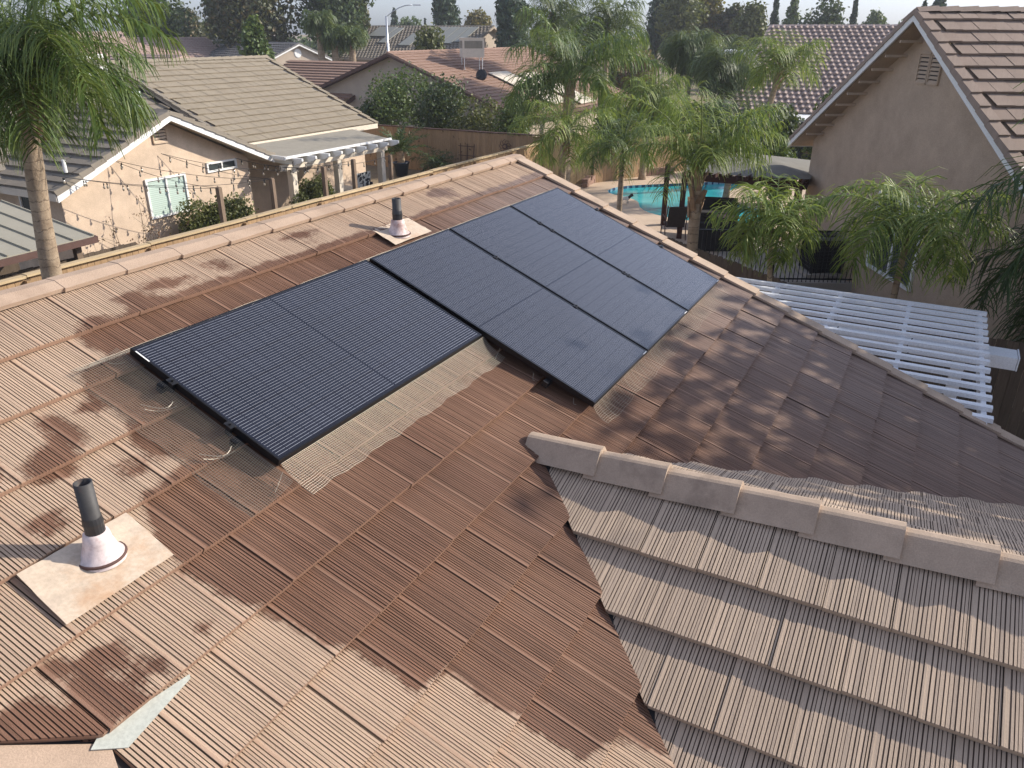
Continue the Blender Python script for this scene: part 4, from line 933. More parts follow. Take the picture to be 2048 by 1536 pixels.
def palm(name, label, loc, trunk_h, r0, r1, nf, fl, mat, seed, group=None, leaflets=46, ll=.55, lw=.03, el_max=82, el_min=-25, droop=95, lean=(0, 0), hang=1.0, boots=True, cat='palm tree', trunkmat=None, spear=True):
    rr = random.Random(seed); t = thing(name, label, cat, loc, group); loc = np.array(loc, float)
    top = loc + np.array([lean[0], lean[1], trunk_h]); ts = np.linspace(0, 1, 12)
    if trunk_h > .25:
        pts = [loc + (top-loc)*q + np.array([lean[0], lean[1], 0])*(-.25*math.sin(math.pi*q)) for q in ts]
        rs = [r0 + (r1-r0)*q + r0*.04*math.sin(q*23+seed) + (r0*.30*max(0, 1-q*9)) for q in ts]
        mb = MB(); mb.tube(pts, rs, 14); mb.build('trunk', trunkmat or M['palm_bark'], t, True)
    if boots:
        mb = MB()
        for i in range(20):
            a = i*2.4+rr.uniform(-.2, .2); z = -.85+.9*i/20; d = np.array([math.cos(a), math.sin(a), 0]); p = top+np.array([0, 0, z*min(1, trunk_h*.5)])+d*r1*.8; e = p+d*rr.uniform(.05, .16)+np.array([0, 0, rr.uniform(.15, .34)]); w = np.array([-d[1], d[0], 0])*.07
            mb.add([p-w, p+w, e+w*.45, e-w*.45, p+d*.03-w*.6, p+d*.03+w*.6], [(0, 1, 2, 3), (4, 5, 2, 3)])
        mb.build('boots', M['boot'], t)
    curves = []; rac = MB()
    for i in range(nf):
        a = i*2.39996+rr.uniform(-.25, .25); q = (i+.5)/nf
        el = math.radians(el_max + (el_min-el_max)*q**.85 + rr.uniform(-6, 6)); L = fl*rr.uniform(.82, 1.1)*(.78+.35*math.sin(math.pi*min(1, q+.12))); dr = math.radians(droop)*rr.uniform(.8, 1.15)*(.65+.5*q)
        K = 16; P = [top+np.array([0, 0, rr.uniform(-.05, .08)])]; e = el; side = rr.uniform(-.25, .25)
        for k in range(K):
            s = (k+1)/K; e = el-dr*s**1.35; aa = a+side*s
            P.append(P[-1] + np.array([math.cos(e)*math.cos(aa), math.cos(e)*math.sin(aa), math.sin(e)])*L/K)
        P = np.array(P); rac.tube(P[::2], [max(.004, (.030-.026*j/8)*fl/2.4) for j in range(len(P[::2]))], 5, False)
        for j in range(leaflets):
            s = .13+.87*(j+rr.random()*.6)/leaflets; f = s*K; k = min(K-1, int(f)); p = P[k]+(P[k+1]-P[k])*(f-k); tg = (P[k+1]-P[k]); tg = tg/np.linalg.norm(tg)
            sd = np.cross(tg, [0, 0, 1.0]); sd /= np.linalg.norm(sd)+1e-9; up = np.cross(sd, tg)
            l = ll*(.45+.75*math.sin(math.pi*min(1, .12+.86*s))**.7)*rr.uniform(.8, 1.15)
            for sg in (-1, 1):
                an = math.radians(rr.uniform(-38, 48)); d = sd*sg*math.cos(an)+up*math.sin(an)+tg*rr.uniform(.35, .75); d /= np.linalg.norm(d)
                c = [p]; g = rr.uniform(.75, 1.3)*hang
                for m_ in range(3):
                    d = d+np.array([0, 0, -.42*g*(m_*.8+.35)]); d /= np.linalg.norm(d); c.append(c[-1]+d*l/3)
                wv = np.cross(d, sd*sg*.6+up*rr.uniform(-.6, .6)+tg*.25); nn = np.linalg.norm(wv)
                if nn < 1e-3: continue
                curves.append((np.array(c), wv/nn))
    if spear:
        for k in range(5):
            p = top; e = top+np.array([rr.uniform(-.1, .1), rr.uniform(-.1, .1), fl*.55]); curves.append((np.array([p, (p+e)/2, e]), np.array([math.cos(k), math.sin(k), 0])))
    V, Q = strips(curves, lw); link('fronds', mesh_np('fronds', V, Q, mat), None, t)
    rac.build('stems', M['rachis'], t); return t

def pz(px, py, D):        # world point seen at pixel, D metres away horizontally
    r = ray(px, py); h = math.hypot(r[0], r[1]); return np.array([r[0]/h*D, r[1]/h*D, CAMZ+r[2]/h*D])
def palm_at(name, label, pxb, pyc, D, fl, mat, seed, pxt=None, **kw):
    """stands D metres away below image column pxb, crown centre at row pyc"""
    pyb = kw.pop('pyb', None); c = pz(pxt or pxb, pyc, D); b = far_at(pxb, D) if pyb is None else pz(pxb, pyb, D)
    return palm(name, label, (b[0], b[1], 0), c[2], kw.pop('r0', .17), kw.pop('r1', .13), kw.pop('nf', 20), fl, mat, seed, lean=(c[0]-b[0], c[1]-b[1]), **kw)
QP = 'queen palms of the gardens'
palm_at('queen_palm', 'large queen palm with a shaggy trunk in front of the left house', 92, 155, 13.4, 2.05, M['palm_near'], 3, pxt=44, pyb=545, r0=.155, r1=.12, nf=30, leaflets=80, ll=.66, lw=.027, droop=112, el_min=5, hang=1.35, group=QP)
palm_at('queen_palm', 'tall queen palm with wide arching fronds just beyond the ridge corner', 1137, 160, 30.5, 3.3, M['palm_near'], 8, pxt=1141, r0=.24, r1=.19, nf=20, leaflets=60, ll=.95, lw=.046, droop=100, el_min=5, hang=1.3, group=QP)
palm_at('queen_palm', 'low bushy queen palm with a pale slim trunk by the yard fence corner', 1134, 262, 26.5, 1.9, M['palm_yel'], 12, r0=.09, r1=.08, nf=16, leaflets=40, ll=.6, lw=.034, droop=115, el_min=-15, group=QP)
palm_at('queen_palm', 'queen palm whose top leaves the frame, behind the tall arching palm', 1215, 45, 47, 2.4, M['palm_far'], 15, r0=.22, nf=20, leaflets=44, ll=1.0, lw=.06, droop=100, group=QP)
palm_at('queen_palm', 'second background queen palm leaning left above the solar heater mats', 1105, 30, 52, 2.2, M['palm_far'], 16, r0=.22, nf=18, leaflets=40, ll=1.0, lw=.065, droop=100, group=QP)
palm_at('queen_palm', 'olive drooping queen palm between the tall palm and the pool', 1305, 195, 34, 1.6, M['palm_yel'], 18, r0=.15, nf=17, leaflets=44, ll=.8, lw=.042, droop=120, hang=1.2, group=QP)
palm_at('queen_palm', 'dense mop headed queen palm under the yellow trees', 1385, 100, 46, 1.75, M['palm_far'], 19, r0=.2, nf=22, leaflets=44, ll=1.1, lw=.055, droop=130, hang=1.3, group=QP)
palm_at('queen_palm', 'grey green queen palm beside the white shed', 1452, 135, 43, 1.8, M['palm_far'], 20, r0=.2, nf=20, leaflets=44, ll=1.0, lw=.055, droop=115, group=QP)
palm_at('queen_palm', 'slim bright queen palm standing before the mottled barrel tile roof', 1546, 132, 34, 1.9, M['palm_yel'], 23, pxt=1563, r0=.13, r1=.11, nf=15, leaflets=40, ll=.75, lw=.042, droop=95, el_min=5, group=QP)
palm_at('queen_palm', 'queen palm with long shaded fronds above the pool canopy', 1490, 245, 30, 1.6, M['palm_dark'], 24, r0=.12, nf=14, leaflets=40, ll=.7, lw=.038, droop=115, group=QP)
palm_at('queen_palm', 'big queen palm in front of the pool, rising beside the roof edge', 1385, 345, 14.6, 1.85, M['palm_yel'], 27, pxt=1396, pyb=505, r0=.115, r1=.10, nf=19, leaflets=60, ll=.46, lw=.021, droop=88, el_max=86, el_min=44, hang=1.2, group=QP)
palm_at('queen_palm', 'slender dark queen palm left of the pool, split into two stems', 1237, 300, 19.0, 1.2, M['palm_near'], 29, pxt=1246, pyb=440, r0=.075, r1=.06, nf=13, leaflets=40, ll=.45, lw=.022, droop=125, el_min=15, boots=False, group=QP)
palm_at('queen_palm', 'short lime green young palm in front of the black iron fence', 1552, 452, 12.7, .95, M['palm_yel'], 33, pxt=1543, pyb=560, r0=.045, r1=.04, boots=False, nf=17, leaflets=36, ll=.44, lw=.030, droop=120, el_min=0, group=QP)
palm_at('queen_palm', 'wide sunlit young palm before the window of the pink stucco wall', 1785, 470, 13.0, 1.5, M['palm_yel'], 37, pxt=1815, pyb=600, r0=.055, r1=.05, boots=False, nf=19, leaflets=46, ll=.50, lw=.026, droop=128, el_max=80, el_min=18, group=QP)
palm_at('queen_palm', 'dark shaded palm cut by the right edge of the frame', 2330, 400, 13.0, 2.6, M['palm_dark'], 41, r0=.20, r1=.17, nf=26, leaflets=56, ll=.7, lw=.026, droop=120, el_min=-40, group=QP)
palm_at('queen_palm', 'dark palm clump hanging over the right end of the pergola', 2170, 560, 14.0, 1.6, M['palm_dark'], 43, r0=.15, nf=22, leaflets=46, ll=.6, lw=.028, droop=120, el_min=-30, group=QP)
for i, (px, pc, lab) in enumerate(((638, 46, 'far fan crowned palm with the tallest pale trunk, left of three'), (667, 74, 'far palm with short pale trunk in the middle of the three'), (702, 78, 'far palm with a thick brown trunk, right of three'))):
    palm_at('street_palm', lab, px, pc, 62, 1.3, M['palm_far'], 60+i, r0=.27, r1=.24, nf=18, leaflets=30, ll=.7, lw=.08, droop=125, hang=1.3, el_min=10, group='three palms along the far street', boots=False)
# sago palm and small potted palm by the back fence
def pot(c, r, h, m):
    mb = MB(); mb.lathe(c, [(.0, .0), (r*.72, .0), (r, h*.9), (r*1.08, h*.9), (r*1.08, h), (r*.92, h), (r*.88, h*.86), (.0, h*.85)], 20); return mb
q = at(803, 335, 0.0); q = np.array([28.6, on_x(803, 335, 28.6)[1], 0])
tag(pot(q, .34, .62, None).build('planter', plain('blue_pot', (.03, .04, .065), .3), None, True), 'dark blue glazed pot under the sago palm by the back fence', 'planter')
palm('sago_palm', 'sago palm with stiff dark fronds in a blue pot by the fence', (q[0], q[1], .55), .55, .17, .16, 26, 1.35, M['palm_dark'], 70, leaflets=44, ll=.17, lw=.03, el_max=75, el_min=5, droop=40, hang=.1, boots=False, spear=False, cat='sago palm')
q = np.array([29.2, on_x(873, 345, 29.2)[1], 0])
tag(pot(q, .25, .4, None).build('planter', plain('dark_pot', (.04, .035, .035), .5), None, True), 'low dark pot of the small palm beside the trellis', 'planter')
palm('potted_palm', 'small dull palm in a low pot between the sago palm and the trellis', (q[0], q[1], .3), .12, .05, .05, 16, 1.0, M['palm_dark'], 71, leaflets=26, ll=.3, lw=.028, el_max=75, el_min=10, droop=70, hang=.5, boots=False, spear=False, cat='potted palm')

# ------------------------------------------------------------------ broadleaf trees, conifers and shrubs: leaf cards through a lobed crown
def leaf_cloud(centres, radii, n, size, rr, dense=False):
    """n leaf quads scattered in clumps through a set of ellipsoid lobes, thicker towards the surface"""
    C = np.array(centres); Rr = np.array(radii); w = (Rr.prod(axis=1))**(2/3); w = w/w.sum()
    k = rr.choice(len(C), n, p=w); d = rr.normal(size=(n, 3)); d /= np.linalg.norm(d, axis=1)[:, None]
    cl = rr.normal(size=(n if dense else max(8, n//22), 3)); cl /= np.linalg.norm(cl, axis=1)[:, None]; pick = cl[rr.integers(0, len(cl), n)]
    d = pick + .30*rr.normal(size=(n, 3)); d /= np.linalg.norm(d, axis=1)[:, None]
    rad = rr.uniform(.45, 1.0, n)**.5 * (1+.14*rr.normal(size=n))
    P = C[k] + d*Rr[k]*rad[:, None]
    nrm = d + .8*rr.normal(size=(n, 3)); nrm /= np.linalg.norm(nrm, axis=1)[:, None]
    a = np.cross(nrm, rr.normal(size=(n, 3))); a /= np.linalg.norm(a, axis=1)[:, None]; b = np.cross(nrm, a)
    s = size*rr.uniform(.6, 1.3, n)[:, None]
    V = np.stack([P-a*s*.5, P+b*s*.32, P+a*s*.5-nrm*s*.12, P-b*s*.32], 1).reshape(-1, 3); Q = np.arange(n*4).reshape(n, 4); return V, Q
def crown_lobes(kind, h, w, rr):
    cs, rs = [], []
    if kind == 'round':
        for i in range(11):
            a = rr.uniform(0, 6.28); q = rr.uniform(0, 1)**.6; z = rr.uniform(.42, .86); cs.append((math.cos(a)*w*.30*q*1.1, math.sin(a)*w*.30*q*1.1, h*z)); k = rr.uniform(.20, .30); rs.append((w*k, w*k, h*.15+w*k*.35))
        cs.append((0, 0, h*.62)); rs.append((w*.34, w*.34, h*.30))
    elif kind == 'oval':
        for i in range(9):
            a = rr.uniform(0, 6.28); z = rr.uniform(.22, .88); f = (1-abs(z-.5)*1.3); cs.append((math.cos(a)*w*.2*f, math.sin(a)*w*.2*f, h*z)); rs.append((w*.30*max(.35, f), w*.30*max(.35, f), h*.15))
        cs.append((0, 0, h*.55)); rs.append((w*.3, w*.3, h*.38))
    elif kind == 'conifer':
        for i in range(16):
            z = .12+.86*i/16; f = (1-z)**.8+.06; a = i*2.4; cs.append((math.cos(a)*w*.16*f, math.sin(a)*w*.16*f, h*z)); rs.append((w*.42*f, w*.42*f, h*.055+w*.05))
    elif kind == 'shrub':
        for i in range(9):
            a = rr.uniform(0, 6.28); q = rr.uniform(.1, 1); cs.append((math.cos(a)*w*.30*q, math.sin(a)*w*.30*q, h*rr.uniform(.3, .72))); rs.append((w*.22, w*.22, h*.28))
    elif kind == 'hedge':
        for i in range(14):
            cs.append((rr.uniform(-.34, .34)*w, rr.uniform(-.22, .22)*w, h*rr.uniform(.35, .72))); rs.append((w*.25, w*.22, h*.30))
    return cs, rs
def tree(name, label, loc, h, w, mat, seed, kind='round', n=2600, leaf=.30, cat='tree', group=None, trunk=True, tr=None):
    rr = np.random.default_rng(seed); t = thing(name, label, cat, (loc[0], loc[1], loc[2] if len(loc) > 2 else 0), group); base = np.array([loc[0], loc[1], loc[2] if len(loc) > 2 else 0.0])
    cs, rs = crown_lobes(kind, h, w, rr)
    V, Q = leaf_cloud(cs, rs, n, leaf, rr, dense=(kind == 'hedge')); V[:, 2] = np.maximum(V[:, 2], .03); link('crown', mesh_np('crown', V+base, Q, mat), None, t)
    if trunk:
        mb = MB(); r0 = tr or max(.04, h*.022); zt = h*(.9 if kind == 'conifer' else .5)
        mb.tube([base, base+np.array([.02*h, 0, zt*.5]), base+np.array([0, .02*h, zt])], [r0*1.25, r0, r0*.55], 9)
        if kind != 'conifer':
            for c in cs[:7]: mb.tube([base+np.array([0.01*h, 0, zt*.6]), base+np.array([c[0]*.5, c[1]*.5, (zt*.6+c[2])*.5+.05*h]), base+np.array(c)], [r0*.6, r0*.4, r0*.15], 6)
        mb.build('trunk', M['bark'], t, True)
    return t
def tree_px(name, label, px, ytop, wpx, D, mat, seed, kind='round', **kw):
    h = z_at(ytop, D); w = wpx/F_PX*D/math.cos(math.atan((px-CX)/F_PX)); p = far_at(px, D); return tree(name, label, p, h, w, mat, seed, kind, **kw)
G_ = 'trees along the skyline'
T = [('broadleaf_tree', 'dark skyline tree showing through the left palm fronds', 300, 5, 120, 92, 'lf_dark', 'round', {}),
     ('broadleaf_tree', 'slim grey green tree right of the left palm fronds', 338, 28, 40, 100, 'lf_mid', 'oval', {}),
     ('broadleaf_tree', 'rusty brown topped tree above the far red roof', 383, 31, 66, 105, 'lf_bronze', 'round', {}),
     ('broadleaf_tree', 'low olive tree with yellow tips left of the big dark tree', 428, 36, 50, 110, 'lf_olive', 'round', {}),
     ('broadleaf_tree', 'big dark tree with bronze patches, left of the three far palms', 525, -48, 165, 88, 'lf_bronze', 'round', {'n': 5200}),
     ('broadleaf_tree', 'dense deep green tree filling in behind the big bronze tree', 478, -10, 90, 96, 'lf_dark', 'round', {}),
     ('evergreen_tree', 'near dense evergreen standing over the left house ridge end', 500, 38, 80, 58, 'lf_mid', 'oval', {'n': 4200, 'leaf': .26}),
     ('broadleaf_tree', 'very tall dark tree with rusty side behind the three far palms', 665, -50, 150, 90, 'lf_dark', 'round', {'n': 5200}),
     ('broadleaf_tree', 'tall dark tree right of the three far palms, leaning to the right', 712, -6, 70, 94, 'lf_bronze', 'oval', {}),
     ('conifer_tree', 'hazy small cedar behind the street lamp', 790, 24, 30, 150, 'lf_conifer', 'conifer', {'leaf': .5}),
     ('broadleaf_tree', 'low round green tree on the skyline right of the street lamp', 822, 41, 50, 140, 'lf_mid', 'round', {'leaf': .45}),
     ('conifer_tree', 'tiny dark cypress left of the tall dense conifer', 851, 38, 10, 145, 'lf_conifer', 'conifer', {'n': 700}),
     ('conifer_tree', 'tall dense conifer above the two storey roof', 893, -22, 72, 105, 'lf_conifer', 'oval', {'n': 4200, 'leaf': .4}),
     ('broadleaf_tree', 'yellowing tree right of the tall dense conifer', 962, 31, 62, 115, 'lf_yellow', 'round', {}),
     ('conifer_tree', 'black green conifer left of the tall arching palm', 1025, -30, 92, 84, 'lf_conifer', 'oval', {'n': 4600, 'leaf': .38}),
     ('broadleaf_tree', 'rounded olive tree growing in front of the two storey house', 863, 58, 72, 64, 'lf_olive', 'round', {'leaf': .26}),
     ('broadleaf_tree', 'dark green tree right of the palm that leaves the frame', 1315, -20, 52, 98, 'lf_conifer', 'round', {}),
     ('broadleaf_tree', 'olive broad tree left of the yellow tree', 1362, -8, 84, 92, 'lf_olive', 'round', {'n': 3600}),
     ('broadleaf_tree', 'tall yellow leaved tree on the skyline right of centre', 1412, -6, 58, 95, 'lf_yellow', 'round', {'n': 3000}),
     ('broadleaf_tree', 'dark olive tree between the yellow tree and the rounded olive tree', 1458, 14, 66, 94, 'lf_bronze', 'round', {'n': 3000}),
     ('broadleaf_tree', 'rounded olive tree with yellow edge above the white shed', 1500, 12, 60, 90, 'lf_olive', 'round', {'n': 3000}),
     ('conifer_tree', 'narrow pointed conifer left of two pale conifers', 1546, -4, 26, 108, 'lf_conifer', 'conifer', {'leaf': .4}),
     ('conifer_tree', 'pale feathery conifer above the barrel tile ridge', 1580, -14, 46, 112, 'lf_mid', 'conifer', {'leaf': .4}),
     ('broadleaf_tree', 'dark round topped tree above the barrel tile ridge', 1645, 6, 84, 100, 'lf_dark', 'round', {'n': 3200}),
     ('conifer_tree', 'pointed conifer right of the dark round topped tree', 1703, 0, 22, 110, 'lf_conifer', 'conifer', {'leaf': .4}),
     ('broadleaf_tree', 'bushy green tree left of the bare pole on the skyline', 1742, 32, 42, 120, 'lf_mid', 'round', {}),
     ('broadleaf_tree', 'small pale round tree just above the tile ridge at right', 1804, 39, 34, 130, 'lf_mid', 'round', {'n': 1200}),
     ('conifer_tree', 'dark conifer tucked beside the white barge board of the gable house', 1838, 14, 34, 100, 'lf_conifer', 'conifer', {'leaf': .4}),
     ('conifer_tree', 'tall dark conifer behind the gable house peak', 1868, -22, 50, 104, 'lf_conifer', 'conifer', {'leaf': .4}),
     ('broadleaf_tree', 'dense green bush tree behind the barrel tile house at its left', 1255, 95, 110, 66, 'lf_olive', 'round', {'n': 3000}),
     ('broadleaf_tree', 'reddish grey bare looking tree between the background palms', 1280, 100, 80, 62, 'lf_brown', 'round', {'n': 1100, 'leaf': .22})]
for i, (nm, lab, px, yt, wp, D, m, kind, kw) in enumerate(T):
    kw = dict(kw); kw['leaf'] = kw.get('leaf', .36)*1.25; kw['n'] = int(kw.get('n', 2400)*1.5)
    tree_px(nm, lab, px, yt, wp, D, M[m], 200+i, kind, group=G_, **kw)
# tree belt closing the skyline far behind, nothing in it can be told apart
rr = np.random.default_rng(5); Vs, Qs, b0 = [], [], 0
for i in range(70):
    az = math.radians(-30+i*1.6); D = rr.uniform(170, 210); hh = rr.uniform(6.0, 9.0); cs, rs = crown_lobes('round', hh, rr.uniform(8, 13), rr)
    V, Q = leaf_cloud(cs, rs, 420, 1.0, rr); V[:, 2] = np.maximum(V[:, 2]-hh*.25, 0); Vs.append(V+np.array([D*math.cos(az), D*math.sin(az), 0])); Qs.append(Q+b0); b0 += len(V)
o = link('tree_belt', mesh_np('tree_belt', np.concatenate(Vs), np.concatenate(Qs), M['lf_mid'])); tag(o, 'continuous belt of distant trees along the horizon', 'trees', kind='stuff')
# shrubs
def shrub_px(name, label, px, ytop, wpx, D, mat, seed, kind='shrub', **kw):
    h = max(.3, float(pz(px, ytop, D)[2])); w = wpx/F_PX*D*1.05; p = far_at(px, D); kw.setdefault('trunk', False); return tree(name, label, p, h, w, mat, seed, kind, cat=kw.pop('cat', 'shrub'), **kw)
shrub_px('evergreen_shrub', 'tall loose green shrub against the wall of the reddish roofed house', 778, 112, 165, 42.5, M['lf_mid'], 301, n=5200, leaf=.17, group='shrubs behind the back fence')
shrub_px('evergreen_shrub', 'darker rounded shrub behind the fence right of the tallest one', 866, 148, 140, 40.5, M['lf_dark'], 302, n=4200, leaf=.17, group='shrubs behind the back fence')
shrub_px('evergreen_shrub', 'pale tipped shrub behind the fence, above the trellis', 952, 180, 120, 39.0, M['lf_olive'], 303, n=3400, leaf=.16, group='shrubs behind the back fence')
shrub_px('evergreen_shrub', 'bright green shrub behind the fence beside the tall palm', 1032, 165, 120, 38.0, M['lf_mid'], 304, n=3600, leaf=.16, group='shrubs behind the back fence')
shrub_px('evergreen_shrub', 'low dark shrub behind the fence at the far left of the row', 728, 185, 70, 43.0, M['lf_dark'], 305, n=2000, leaf=.16, group='shrubs behind the back fence')
shrub_px('garden_bush', 'dark bush in shade behind the pool yard fence', 1240, 205, 130, 40.0, M['lf_dark'], 306, n=3600, leaf=.2, group='bushes behind the pool')
shrub_px('garden_bush', 'green bush below the olive drooping palm', 1330, 230, 110, 39.0, M['lf_mid'], 307, n=3000, leaf=.2, group='bushes behind the pool')
shrub_px('garden_bush', 'dark bush under the mop headed palm', 1420, 195, 110, 39.5, M['lf_dark'], 308, n=3000, leaf=.2, group='bushes behind the pool')
shrub_px('garden_bush', 'shadowed bush before the porch of the barrel tile house', 1590, 205, 110, 37.5, M['lf_dark'], 309, n=3000, leaf=.2, group='bushes behind the pool')
shrub_px('garden_bush', 'grey green tree like bush beside the white barge board corner', 1680, 150, 70, 36.5, M['lf_mid'], 310, n=2600, leaf=.2, group='bushes behind the pool')
fb = shrub_px('flowering_bush', 'flowering bush with red blossoms left of the pink stucco wall', 1602, 285, 95, 30.0, M['lf_mid'], 311, n=3400, leaf=.15)
rr = np.random.default_rng(9); bp = np.array(fb.location)
V, Q = leaf_cloud([(0.3, -.4, 1.4), (-.3, -.9, 1.1), (.2, .1, 1.0)], [(.35, .35, .3)]*3, 90, .13, rr); link('blossoms', mesh_np('blossoms', V+bp, Q, M['lf_flower']), None, fb)
shrub_px('round_hedge', 'dense clipped hedge below the sliding window of the left house', 374, 392, 124, 22.8, M['lf_olive'], 312, kind='hedge', n=17000, leaf=.085, cat='hedge', group='clipped hedges')
shrub_px('round_hedge', 'round clipped hedge in front of the patio columns', 592, 358, 86, 25.2, M['lf_olive'], 313, kind='hedge', n=14000, leaf=.085, cat='hedge', group='clipped hedges')
# bare shrub with rusty leaves in front of the left house wall
bs = thing('bare_shrub', 'sparse shrub with rusty leaves against the sunlit left house wall', 'shrub', on_y(285, 470, 16.6)*np.array([1, 1, 0])); b = np.array(bs.location); mb = MB(); rr = random.Random(4); ends = []
for i in range(11):
    a = rr.uniform(0, 6.28); L = rr.uniform(1.3, 2.4); p = b.copy(); pts = [p]; d = np.array([math.cos(a)*.55, math.sin(a)*.35, 1.0])
    for k in range(6): d = d+np.array([rr.uniform(-.25, .25), rr.uniform(-.2, .2), .05]); p = p+d/np.linalg.norm(d)*L/6; pts.append(p); ends.append(p)
    mb.tube(pts, [.012, .01, .008, .007, .006, .004, .003], 5)
    for j in range(3): q = pts[2+j]; e = q+np.array([rr.uniform(-.35, .35), rr.uniform(-.3, .3), rr.uniform(.1, .4)]); mb.tube([q, e], [.005, .002], 4); ends.append(e)
mb.build('branches', M['bark'], bs)
V, Q = leaf_cloud([tuple(e) for e in ends[2:]], [(.10, .10, .08)]*(len(ends)-2), 420, .065, np.random.default_rng(3)); link('leaves', mesh_np('leaves', V, Q, M['lf_brown']), None, bs)
# dry ornamental grass by the pool
rr = np.random.default_rng(12); cv = []
for i in range(420):
    p = at(1178+rr.uniform(-20, 60), 345+rr.uniform(-10, 12), 0.0); a = rr.uniform(0, 6.28); l = rr.uniform(.25, .6); d = np.array([math.cos(a)*.4, math.sin(a)*.4, 1.0]); cv.append((np.array([p, p+d*l*.6, p+d*l+np.array([math.cos(a), math.sin(a), -.4])*l*.25]), np.array([-math.sin(a), math.cos(a), 0])))
V, Q = strips(cv, .02); tag(link('dry_grass', mesh_np('dry_grass', V, Q, M['lf_straw'])), 'tuft of straw coloured dry grass by the curved pool wall', 'dry grass', kind='stuff')

# ------------------------------------------------------------------ pool yard
from mathutils.geometry import tessellate_polygon
POOL_PX = [(1215, 384), (1226, 379), (1242, 376), (1260, 374), (1277, 373), (1320, 371), (1370, 369), (1414, 367), (1461, 365), (1482, 366), (1490, 369), (1488, 374), (1478, 378), (1467, 381), (1457, 386), (1453, 391), (1456, 397), (1467, 404), (1481, 412), (1500, 418), (1530, 424), (1540, 436), (1510, 450), (1460, 455), (1410, 449), (1367, 443), (1336, 438), (1313, 433), (1299, 429), (1287, 424), (1279, 417), (1277, 408), (1272, 404), (1255, 398), (1231, 393), (1218, 389)]
ZD, ZW = .16, .05
pool = [at(x, y, .10) for x, y in POOL_PX]
deck = [(33.8, 14.2), (36.5, 8.0), (36.0, 1.0), (27.5, -1.0), (23.2, 3.0), (18.6, 4.9), (18.4, 7.5), (24.0, 12.4), (28.0, 13.4), (31.0, 14.4)]
o3 = [Vector((x, y, ZD)) for x, y in deck]; h3 = [Vector((p[0], p[1], ZD)) for p in pool]
tri = tessellate_polygon([o3, h3]); allp = o3+h3
mb = MB(); mb.add(allp, [tuple(t_) for t_ in tri]); n_ = len(o3)
for i in range(n_): a, b = o3[i], o3[(i+1) % n_]; mb.quad(a, b, (b.x, b.y, 0), (a.x, a.y, 0))
tag(mb.build('pool_deck', M['deck']), kind='structure')
tag((lambda m_: (m_.add([(p[0], p[1], ZW) for p in pool], [tuple(t_) for t_ in tessellate_polygon([[Vector((p[0], p[1], ZW)) for p in pool]])]), m_.build('pool_water', M['water']))[1])(MB()), kind='structure')
def tileband():
    t = NT('waterline_tiles'); c = t.n('ShaderNodeTexChecker'); c.inputs['Scale'].default_value = 5.0; t.l(t.coord(), c.inputs['Vector'])
    t.color(t.mix(c.outputs['Fac'], (.03, .06, .13), (.22, .38, .45))); t.set(rough=.2); return t.m
mb = MB(); cp = MB(); n_ = len(pool)
for i in range(n_):
    a, b = pool[i], pool[(i+1) % n_]; mb.quad((a[0], a[1], ZD), (b[0], b[1], ZD), (b[0], b[1], ZW-.02), (a[0], a[1], ZW-.02))
    cen = np.mean(pool, axis=0)
tag(mb.build('pool_edge', tileband()), kind='structure')
# pale underwater shelf reads through the water as a lighter sheet just above it? kept as real steps below the surface
bw_ = thing('block_wall', 'low curved retaining wall of pinkish blocks beside the pool', 'wall', at(1215, 352, .2)); px_ = [(1168, 376), (1176, 369), (1190, 363), (1208, 359), (1230, 356), (1256, 354), (1285, 352), (1315, 350), (1345, 349)]
mb = MB(); rr = random.Random(3); W_ = [at(x, y, .16) for x, y in px_]
for i in range(len(W_)-1):
    a, b = W_[i], W_[i+1]; L = np.linalg.norm(b-a); k = max(1, int(L/.32)); an = math.atan2(b[1]-a[1], b[0]-a[0])
    for row in range(2):
        for j in range(k): q = a+(b-a)*((j+.5+.25*row)/k); mb.box((q[0], q[1], ZD+.09+row*.155), L/k*.93, .24+rr.uniform(-.02, .02), .15, an+rr.uniform(-.05, .05))
mb.build('blocks', M['block'], bw_)
